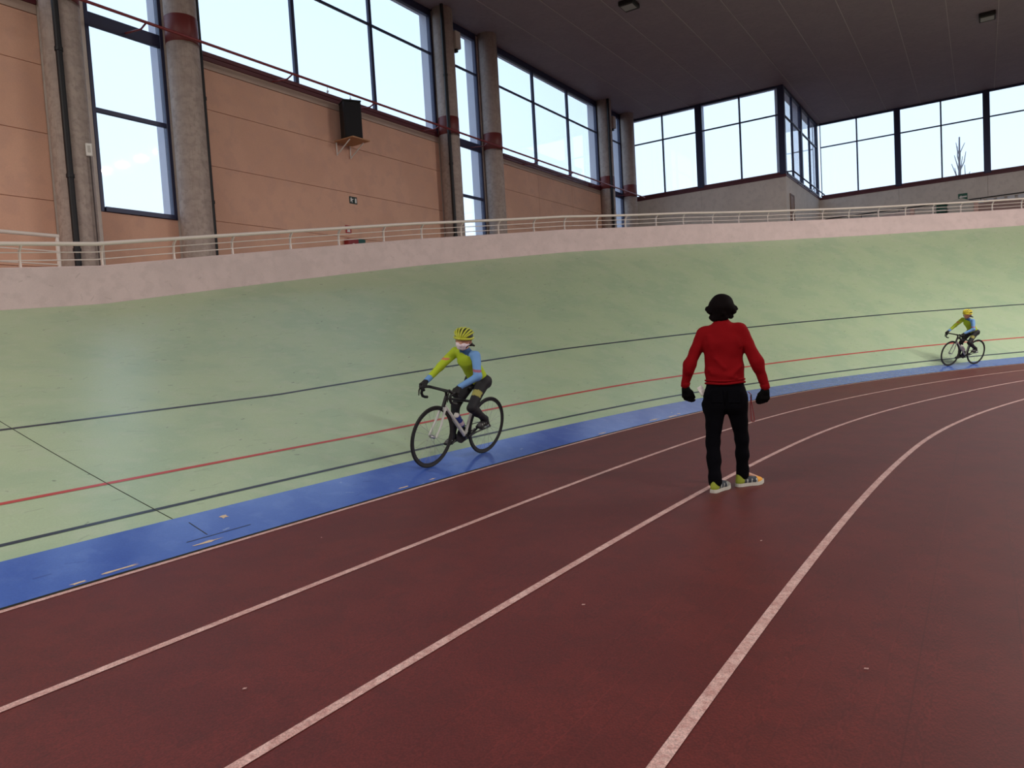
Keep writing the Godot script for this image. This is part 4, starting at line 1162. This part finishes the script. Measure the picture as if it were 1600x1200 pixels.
func make_wheel(called: String, parent: Node, z: float) -> void:
	var w := Node3D.new()
	w.name = called
	parent.add_child(w, true)
	w.position = Vector3(0, WHEEL, z)
	obj("tyre", tube_mesh(arc(Vector3.ZERO, Vector3(0, 1, 0), Vector3(0, 0, 1), WHEEL - 0.0125, 0, TAU, 48), 0.0125, 8, false), M.tyre, w)
	var st := begin()
	for i in 48:
		var a0 := TAU * i / 48.0
		var a1 := TAU * (i + 1) / 48.0
		for side in [-1.0, 1.0]:
			var o0 := Vector3(0.009 * side, cos(a0) * 0.312, sin(a0) * 0.312)
			var o1 := Vector3(0.009 * side, cos(a1) * 0.312, sin(a1) * 0.312)
			var i0 := Vector3(0.004 * side, cos(a0) * 0.288, sin(a0) * 0.288)
			var i1 := Vector3(0.004 * side, cos(a1) * 0.288, sin(a1) * 0.288)
			if side > 0: quad(st, i0, o0, o1, i1)
			else: quad(st, i0, i1, o1, o0)
		var e0 := Vector3(0.0, cos(a0) * 0.286, sin(a0) * 0.286)
		var e1 := Vector3(0.0, cos(a1) * 0.286, sin(a1) * 0.286)
		var x := Vector3(0.004, 0, 0)
		quad(st, e0 - x, e0 + x, e1 + x, e1 - x)
	obj("rim", done(st), M.dark, w)
	obj("hub", tube_mesh([Vector3(-0.05, 0, 0), Vector3(-0.03, 0, 0), Vector3(-0.028, 0, 0), Vector3(0.028, 0, 0), Vector3(0.03, 0, 0), Vector3(0.05, 0, 0)], [0.007, 0.007, 0.018, 0.018, 0.007, 0.007], 12), M.steel, w)
	for i in 20:
		var a := TAU * i / 20.0
		var s := 0.026 if i % 2 == 0 else -0.026
		var b := a + (0.5 if i % 4 < 2 else -0.5)
		obj("spoke", tube_mesh([Vector3(s, cos(b) * 0.018, sin(b) * 0.018), Vector3(0, cos(a) * 0.289, sin(a) * 0.289)], 0.0014, 4, false), M.steel, w)

func make_bike(label: String, xf: Transform3D, pale: Color) -> Node3D:
	var b := thing("bicycle", label, "bicycle", Vector3.ZERO, "racing bicycles on the blue band")
	b.transform = xf
	var fm := mat(Color8(30, 30, 34), 0.3)
	var pm := mat(pale, 0.35)
	var bb := Vector3(0, 0.265, 0)
	var st_top := Vector3(0, 0.66, 0.115)
	var ht := Vector3(0, 0.755, -0.385); var hb := Vector3(0, 0.635, -0.425)
	obj("top_tube", tube_mesh([ht + Vector3(0, -0.025, 0.005), st_top + Vector3(0, -0.02, -0.005)], 0.016, 10), fm, b)
	obj("down_tube", tube_mesh([hb + Vector3(0, 0.025, 0.01), bb], 0.022, 10), pm, b)
	obj("seat_tube", tube_mesh([bb, st_top], 0.017, 10), pm, b)
	obj("head_tube", tube_mesh([hb, ht], 0.021, 12), fm, b)
	for s in [-1.0, 1.0]:
		obj("chain_stay", tube_mesh([bb + Vector3(0.02 * s, 0, 0.03), Vector3(0.058 * s, WHEEL, BACK)], [0.011, 0.008], 8), fm, b)
		obj("seat_stay", tube_mesh([st_top + Vector3(0.018 * s, -0.03, 0), Vector3(0.058 * s, WHEEL, BACK)], [0.009, 0.007], 8), fm, b)
	obj("bottom_bracket", tube_mesh([bb - Vector3(0.04, 0, 0), bb + Vector3(0.04, 0, 0)], 0.024, 12), fm, b)
	var fk := begin()
	for s in [-1.0, 1.0]:
		tube(fk, [hb + Vector3(0.03 * s, -0.01, 0), hb.lerp(Vector3(0.045 * s, WHEEL, FRONT), 0.6) + Vector3(0.02 * s, 0, 0.015), Vector3(0.052 * s, WHEEL, FRONT)], [0.015, 0.012, 0.009], 8)
	bx(fk, hb + Vector3(0, -0.012, 0), Vector3(0.08, 0.035, 0.035))
	obj("fork", done(fk), pm, b)
	make_wheel("front_wheel", b, FRONT)
	make_wheel("rear_wheel", b, BACK)
	obj("seat_post", tube_mesh([st_top, Vector3(0, 0.79, 0.155)], 0.0135, 10), M.black, b)
	var sd := [[Vector3(0, 0.805, 0.02), Vector3(0, 0.81, 0.16), 0.018, 0.026], [Vector3(-0.035, 0.812, 0.24), Vector3(0.035, 0.812, 0.24), 0.032, 0.032], [Vector3(0, 0.81, 0.12), Vector3(0, 0.812, 0.25), 0.026, 0.04]]
	obj("saddle", blob(sd, 0.008, 140.0), M.black, b)
	obj("stem", tube_mesh([ht, ht + Vector3(0, 0.05, -0.012), Vector3(0, 0.828, -0.46)], 0.016, 10), M.black, b)
	var bar := []
	var half := []
	for q in [[0.0, 0.828, -0.46], [0.10, 0.83, -0.462], [0.165, 0.832, -0.468], [0.188, 0.833, -0.49], [0.192, 0.83, -0.535], [0.194, 0.805, -0.56], [0.196, 0.765, -0.562], [0.198, 0.735, -0.54], [0.20, 0.720, -0.50], [0.20, 0.715, -0.46]]:
		half.append(Vector3(q[0], q[1], q[2]))
	for i in half.size():
		var q: Vector3 = half[half.size() - 1 - i]
		bar.append(Vector3(-q.x, q.y, q.z))
	for i in range(1, half.size()): bar.append(half[i])
	obj("handlebar", tube_mesh(bar, 0.0155, 10), M.black, b)
	for s in [-1.0, 1.0]:
		var lv := begin()
		tube(lv, [Vector3(0.192 * s, 0.838, -0.53), Vector3(0.193 * s, 0.858, -0.575), Vector3(0.193 * s, 0.875, -0.59)], [0.017, 0.018, 0.010], 8)
		tube(lv, [Vector3(0.193 * s, 0.85, -0.585), Vector3(0.196 * s, 0.80, -0.605), Vector3(0.198 * s, 0.745, -0.60)], [0.009, 0.008, 0.005], 6)
		obj("brake_lever", done(lv), M.black, b)
	# drivetrain
	obj("chainring", tube_mesh([bb + Vector3(0.042, 0, 0), bb + Vector3(0.046, 0, 0)], 0.095, 32), M.dark, b)
	obj("sprocket", tube_mesh([Vector3(0.042, WHEEL, BACK), Vector3(0.046, WHEEL, BACK)], 0.04, 20), M.dark, b)
	obj("chain", tube_mesh([bb + Vector3(0.044, 0.095, 0), Vector3(0.044, WHEEL + 0.04, BACK), Vector3(0.044, WHEEL, BACK + 0.04), Vector3(0.044, WHEEL - 0.04, BACK), bb + Vector3(0.044, -0.095, 0)], 0.005, 6), M.dark, b)
	var dir := Vector3(0, -0.565, -0.825)
	for s in [-1.0, 1.0]:
		var pe: Vector3 = bb + Vector3(0.07 * s, 0, 0) + dir * s * 0.165
		obj("crank", tube_mesh([bb + Vector3(0.055 * s, 0, 0), pe], [0.013, 0.010], 8), M.dark, b)
		obj("pedal", box_mesh(Vector3(0.075, 0.018, 0.06), 0.004), M.black, b, pe + Vector3(0.045 * s, 0, 0))
	var cg := Vector3(0, -0.37, -0.41).normalized()
	obj("bottle_cage", tube_mesh([Vector3(0, 0.41, -0.145), Vector3(0, 0.37, -0.10), Vector3(0, 0.42, -0.075), Vector3(0, 0.48, -0.14)], 0.004, 6), M.black, b)
	return b

func make_bottle(xf: Transform3D, label: String, c: Color) -> void:
	var o := thing("water_bottle", label, "bottle", Vector3.ZERO, "bottles in the bicycle cages")
	var ax := Vector3(0, 0.73, -0.68).normalized()
	o.transform = xf * Transform3D(Basis(Vector3.RIGHT, ax, Vector3.RIGHT.cross(ax)), Vector3(0, 0.395, -0.068))
	var st := begin()
	lathe(st, [Vector2(0, 0.0), Vector2(0.033, 0.0), Vector2(0.035, 0.006), Vector2(0.035, 0.075), Vector2(0.031, 0.085), Vector2(0.031, 0.1), Vector2(0.035, 0.11), Vector2(0.035, 0.145), Vector2(0.026, 0.16)], 20)
	obj("flask", done(st), mat(c, 0.4), o)
	var s2 := begin()
	lathe(s2, [Vector2(0.027, 0.158), Vector2(0.029, 0.162), Vector2(0.029, 0.18), Vector2(0.014, 0.186), Vector2(0.012, 0.205), Vector2(0.0, 0.207)], 20)
	obj("cap", done(s2), M.white, o)
	var s3 := begin()
	lathe(s3, [Vector2(0.0352, 0.02), Vector2(0.0357, 0.022), Vector2(0.0357, 0.07), Vector2(0.0352, 0.072)], 20)
	obj("label_band", done(s3), mat(Color8(196, 180, 190), 0.5), o)

func make_rider(label: String, xf: Transform3D, masked: bool, helmet_c: Color, turn: float) -> void:
	var p := thing("person", label, "person", Vector3.ZERO)
	p.transform = xf
	var hips := Vector3(0, 0.885, 0.165)
	var hl := Vector3(-0.078, 0.875, 0.14); var hr := Vector3(0.078, 0.875, 0.14)
	var ar := Vector3(0.105, 0.255, -0.085); var al := Vector3(-0.105, 0.455, 0.205)
	var kr := ik(hr, ar, 0.355, 0.345, Vector3(0.1, 0.3, -1.0)); var kl := ik(hl, al, 0.355, 0.345, Vector3(-0.1, 0.3, -1.0))
	var shr := Vector3(0.145, 1.195, -0.125); var shl := Vector3(-0.145, 1.195, -0.125)
	var wr := Vector3(0.190, 0.895, -0.505); var wl := Vector3(-0.176, 0.885, -0.40)
	var er := ik(shr, wr, 0.245, 0.235, Vector3(0.8, -0.5, 0.3)); var el := ik(shl, wl, 0.245, 0.235, Vector3(-0.8, -0.5, 0.3))
	var chest := Vector3(0, 1.13, -0.075)
	var neck := Vector3(0, 1.225, -0.135)
	var head := Vector3(0, 1.355, -0.175)
	var face := Basis(Vector3.UP, turn) * Basis(Vector3.RIGHT, -0.12)
	var F := func(x: float, y: float, z: float) -> Vector3: return head + face * Vector3(x, y, z)
	var tdir := (chest - hips).normalized()
	var tn := tdir.cross(Vector3.RIGHT).normalized()
	# body
	var body := [[F.call(0, 0.015, 0.0), F.call(0, 0.0, -0.012), 0.080, 0.078], [F.call(0, -0.03, -0.025), F.call(0, -0.07, -0.05), 0.056, 0.036], [F.call(0, -0.005, -0.084), F.call(0, -0.028, -0.098), 0.008, 0.012], [F.call(0, -0.055, -0.075), F.call(0, -0.06, -0.077), 0.013, 0.013],
		[F.call(0.078, 0, 0), F.call(0.08, -0.03, 0), 0.012, 0.009], [F.call(-0.078, 0, 0), F.call(-0.08, -0.03, 0), 0.012, 0.009],
		[F.call(0, -0.04, 0.01), neck, 0.044, 0.048], [shl * 0.85 + neck * 0.15, shr * 0.85 + neck * 0.15, 0.036, 0.036], [chest, hips, 0.098, 0.105, tn, 1.3], [chest, neck, 0.10, 0.06, tn, 1.3],
		[shl, el, 0.036, 0.028], [el, wl, 0.027, 0.02], [shr, er, 0.036, 0.028], [er, wr, 0.027, 0.02],
		[wl, wl + Vector3(0.0, -0.015, -0.03), 0.014, 0.009], [wr, wr + Vector3(0, -0.012, -0.03), 0.014, 0.009],
		[hl, kl, 0.066, 0.042], [kl, al, 0.04, 0.027], [hr, kr, 0.066, 0.042], [kr, ar, 0.04, 0.027],
		[al, al + Vector3(0, -0.035, -0.06), 0.020, 0.012], [ar, ar + Vector3(0, -0.035, -0.06), 0.020, 0.012]]
	obj("body", blob(body, 0.011, 100.0), M.skin, p)
	for sx in [-0.028, 0.028]:
		var st := begin(); lathe(st, [Vector2(0, 0.008), Vector2(0.006, 0.005), Vector2(0.008, 0), Vector2(0.006, -0.005), Vector2(0, -0.008)], 10); obj("eye", done(st), M.black, p, F.call(sx, 0.0, -0.079))
	# jersey: lime with a blue left sleeve and chest
	var lime := lin(166, 190, 34)
	var blue := lin(104, 150, 204)
	var deep := lin(44, 84, 128)
	var fn := func(q: Vector3) -> Color:
		var arm_l := Geometry3D.get_closest_point_to_segment(q, shl, el).distance_to(q)
		var fore_l := Geometry3D.get_closest_point_to_segment(q, el, wl).distance_to(q)
		if q.x < -0.105 and (arm_l < 0.066 or fore_l < 0.056):
			if absf(q.y - (el.y + 0.06)) < 0.012: return lin(150, 90, 110)
			return blue
		if q.x > 0.12 and q.distance_to(wr) < 0.075: return blue
		if q.x > 0.12 and absf(q.y - (er.y + 0.085)) < 0.012: return lin(196, 120, 90)
		if q.y > 1.07 and q.x < 0.03 and (q - chest).dot(tn) < 0.03 and q.z < 0.0: return deep if q.x > -0.085 else blue
		return lime
	var je := [[chest, hips, 0.118, 0.116, tn, 1.22], [chest, neck, 0.122, 0.066, tn, 1.22], [shl * 0.88 + neck * 0.12, shr * 0.88 + neck * 0.12, 0.044, 0.044], [neck, neck + Vector3(0, 0.03, -0.012), 0.055, 0.05],
		[shl, el, 0.052, 0.043], [el, wl, 0.042, 0.031], [shr, er, 0.052, 0.043], [er, wr, 0.042, 0.031]]
	obj("jersey", blob(je, 0.0095, 115.0, [[hips + tdir * 0.0, -tdir, 0.19], [neck + Vector3(0, 0.045, -0.02), Vector3(0, 0.9, -0.4).normalized(), 0.1]], fn, 0.0012), M.dyed, p)
	# tights: black with an ochre panel on the thigh
	var fn2 := func(q: Vector3) -> Color:
		for e in [[hl, kl], [hr, kr]]:
			var t: float = (q - e[0]).dot(e[1] - e[0]) / (e[1] - e[0]).length_squared()
			if e[0].x < 0.0 and t > 0.42 and t < 0.62 and q.distance_to(e[0].lerp(e[1], t)) < 0.09 and q.y > e[0].lerp(e[1], t).y + 0.012: return lin(150, 146, 78)
		return lin(20, 20, 24)
	var ti := [[hips + tdir * 0.03, hips - tdir * 0.01, 0.108, 0.108, tn, 1.2], [hl + Vector3(0, 0, 0.04), hl, 0.078, 0.076], [hr + Vector3(0, 0, 0.04), hr, 0.078, 0.076], [hl, kl, 0.074, 0.049], [kl, kl.lerp(al, 0.4), 0.047, 0.048], [kl.lerp(al, 0.35), al, 0.048, 0.033], [hr, kr, 0.074, 0.049], [kr, kr.lerp(ar, 0.4), 0.047, 0.048], [kr.lerp(ar, 0.35), ar, 0.048, 0.033], [al, al + Vector3(0, -0.035, -0.03), 0.034, 0.030], [ar, ar + Vector3(0, -0.035, -0.03), 0.034, 0.030]]
	obj("tights", blob(ti, 0.0105, 105.0, [], fn2, 0.001), M.dyed, p)
	# gloves closed on the bar
	var gm := mat(Color8(18, 18, 20), 0.8)
	obj("glove", blob(hand_bones(wr, Vector3(0.0, -0.42, -0.9).normalized(), Vector3(0.25, 0.87, -0.42).normalized(), Vector3(-0.95, 0.2, -0.1).normalized(), 0.85, 0.86, 0.003) + [[wr, wr.lerp(er, 0.12), 0.028, 0.030]], 0.0045, 300.0), gm, p)
	obj("glove", blob(hand_bones(wl, Vector3(0.0, -0.62, -0.78).normalized(), Vector3(-0.2, 0.78, -0.6).normalized(), Vector3(0.95, 0.2, -0.1).normalized(), 0.95, 0.86, 0.003) + [[wl, wl.lerp(el, 0.12), 0.028, 0.030]], 0.0045, 300.0), gm, p)
	var fd := Vector3(0, -0.22, -0.975).normalized()
	var fu := Vector3(0, 0.975, -0.22).normalized()
	shoe(p, Vector3(0.105, 0.195, -0.005), fd, 0.215, fu, lin(26, 26, 30), lin(30, 30, 34), lin(74, 74, 76), M.black, "cycling_shoe")
	shoe(p, Vector3(-0.105, 0.395, 0.275), fd, 0.215, fu, lin(26, 26, 30), lin(30, 30, 34), lin(74, 74, 76), M.black, "cycling_shoe")
	# hair, ponytail, mask
	var hm := mat(Color8(30, 22, 20), 0.6)
	var hb := [[F.call(0, 0.01, 0.02), F.call(0, -0.01, 0.025), 0.084, 0.082], [F.call(0.0, -0.05, 0.06), F.call(0, -0.06, 0.06), 0.045, 0.04]]
	obj("hair", blob(hb, 0.008, 150.0, [[F.call(0, 0.0, -0.035), (face * Vector3(0, 0.1, -1)).normalized()]]), hm, p)
	obj("ponytail", blob([[F.call(0, -0.055, 0.085), F.call(-0.03, -0.075, 0.14), 0.022, 0.024], [F.call(-0.03, -0.075, 0.14), F.call(-0.06, -0.105, 0.20), 0.023, 0.010]], 0.006, 180.0), hm, p)
	if masked:
		obj("face_mask", blob([[F.call(-0.03, -0.045, -0.075), F.call(0.03, -0.045, -0.075), 0.026, 0.026], [F.call(-0.02, -0.075, -0.066), F.call(0.02, -0.075, -0.066), 0.028, 0.028], [F.call(0, -0.03, -0.094), F.call(0, -0.05, -0.095), 0.014, 0.016], [F.call(-0.07, -0.04, -0.02), F.call(-0.035, -0.048, -0.07), 0.012, 0.02], [F.call(0.07, -0.04, -0.02), F.call(0.035, -0.048, -0.07), 0.012, 0.02]], 0.006, 200.0), mat(Color8(222, 206, 214), 0.8), p)
	# helmet: dark liner, ridges with open vents between, brim and straps
	var he := Node3D.new()
	he.name = "helmet"
	p.add_child(he, true)
	obj("liner", blob([[F.call(0, 0.028, -0.015), F.call(0, 0.028, 0.025), 0.094, 0.092]], 0.008, 150.0, [[F.call(0, 0.012, 0), face * Vector3(0, -1, 0)]]), M.black, he)
	var shell := mat(helmet_c, 0.35)
	for i in 7:
		var a := -1.25 + 2.5 * i / 6.0
		var pts := []
		var rad := []
		for j in 13:
			var t := PI * j / 12.0
			var up := sin(t)
			pts.append(F.call(sin(a) * (0.030 + 0.070 * up), 0.030 + 0.094 * up * (0.35 + 0.65 * cos(a)), -cos(t) * (0.122 - 0.022 * absf(sin(a))) + 0.006))
			rad.append(0.0105 if j > 0 and j < 12 else 0.007)
		obj("ridge", tube_mesh(pts, rad, 8), shell, he)
	var rim := []
	for i in 33:
		var a := TAU * i / 32.0
		rim.append(F.call(sin(a) * 0.096, 0.020 + 0.006 * cos(a), -cos(a) * 0.118 + 0.006))
	obj("brim", tube_mesh(rim, 0.015, 8, false), shell, he)
	for s in [-1.0, 1.0]:
		obj("strap", tube_mesh([F.call(s * 0.088, 0.01, -0.01), F.call(s * 0.072, -0.05, -0.03), F.call(s * 0.02, -0.105, -0.045)], 0.005, 5), M.black, he)

func bike_frame(origin: Vector3, fw: Vector3, lean: float) -> Transform3D:
	fw = fw.normalized()
	var rt := fw.cross(Vector3.UP).normalized()
	var up := rt.cross(fw)
	var up2 := up * cos(lean) - rt * sin(lean)
	var rt2 := rt * cos(lean) + up * sin(lean)
	return Transform3D(Basis(rt2, up2, -fw), origin)

func build_figures() -> void:
	build_coach()
	var x1 := bike_frame(Vector3(-4.8956, 0.0945, -6.342), Vector3(-0.0267, -0.0045, 0.9996), deg_to_rad(11.0))
	make_bike("black and white racing bicycle ridden by the masked child", x1, Color8(196, 198, 194))
	make_bottle(x1, "blue bottle with white cap on the masked child's bicycle", Color8(44, 62, 140))
	make_rider("masked child riding a bicycle in lime and blue jersey, lime helmet", x1, true, Color8(178, 184, 52), 0.35)
	var x2 := bike_frame(Vector3(-0.432, 0.0885, -22.42), Vector3(-0.588, 0.013, 0.809), deg_to_rad(11.0))
	make_bike("black racing bicycle ridden by the child without a mask, farther round the bend", x2, Color8(150, 152, 150))
	make_bottle(x2, "pale bottle on the bicycle of the child without a mask", Color8(170, 172, 178))
	make_rider("child without a mask riding farther round the bend, yellow helmet", x2, false, Color8(226, 210, 50), 0.25)


var LAMP := 31.0

func _ready() -> void:
	rng.seed = 4
	# camera
	var cam := Camera3D.new()
	cam.name = "camera"
	add_child(cam)
	cam.position = Vector3(0, EYE, 0)
	cam.rotation_order = EULER_ORDER_YXZ
	cam.rotation = Vector3(deg_to_rad(-3.2375), deg_to_rad(33.3854), deg_to_rad(-3.3269))
	cam.fov = rad_to_deg(2.0 * atan(600.0 / 1119.7))
	cam.near = 0.05
	cam.far = 400.0
	cam.current = true
	# overcast sky and exposure
	var env := Environment.new()
	var sky := Sky.new()
	var ps := ProceduralSkyMaterial.new()
	ps.sky_top_color = Color(0.74, 0.86, 1.0)
	ps.sky_horizon_color = Color(0.83, 0.91, 1.0)
	ps.sky_curve = 0.3
	ps.ground_horizon_color = Color(0.6, 0.62, 0.64)
	ps.ground_bottom_color = Color(0.35, 0.35, 0.35)
	ps.sky_energy_multiplier = 1.1
	ps.sun_angle_max = 0.0
	sky.sky_material = ps
	env.background_mode = Environment.BG_SKY
	env.sky = sky
	env.tonemap_mode = Environment.TONE_MAPPER_LINEAR
	env.tonemap_exposure = 1.42
	env.sdfgi_enabled = true
	env.ssao_enabled = true
	env.ssil_enabled = true
	var we := WorldEnvironment.new()
	we.name = "environment"
	we.environment = env
	add_child(we)
	lay_path()
	make_materials()
	build_lamps()
	build_hall()
	build_columns()
	build_rail()
	build_fittings()
	build_figures()
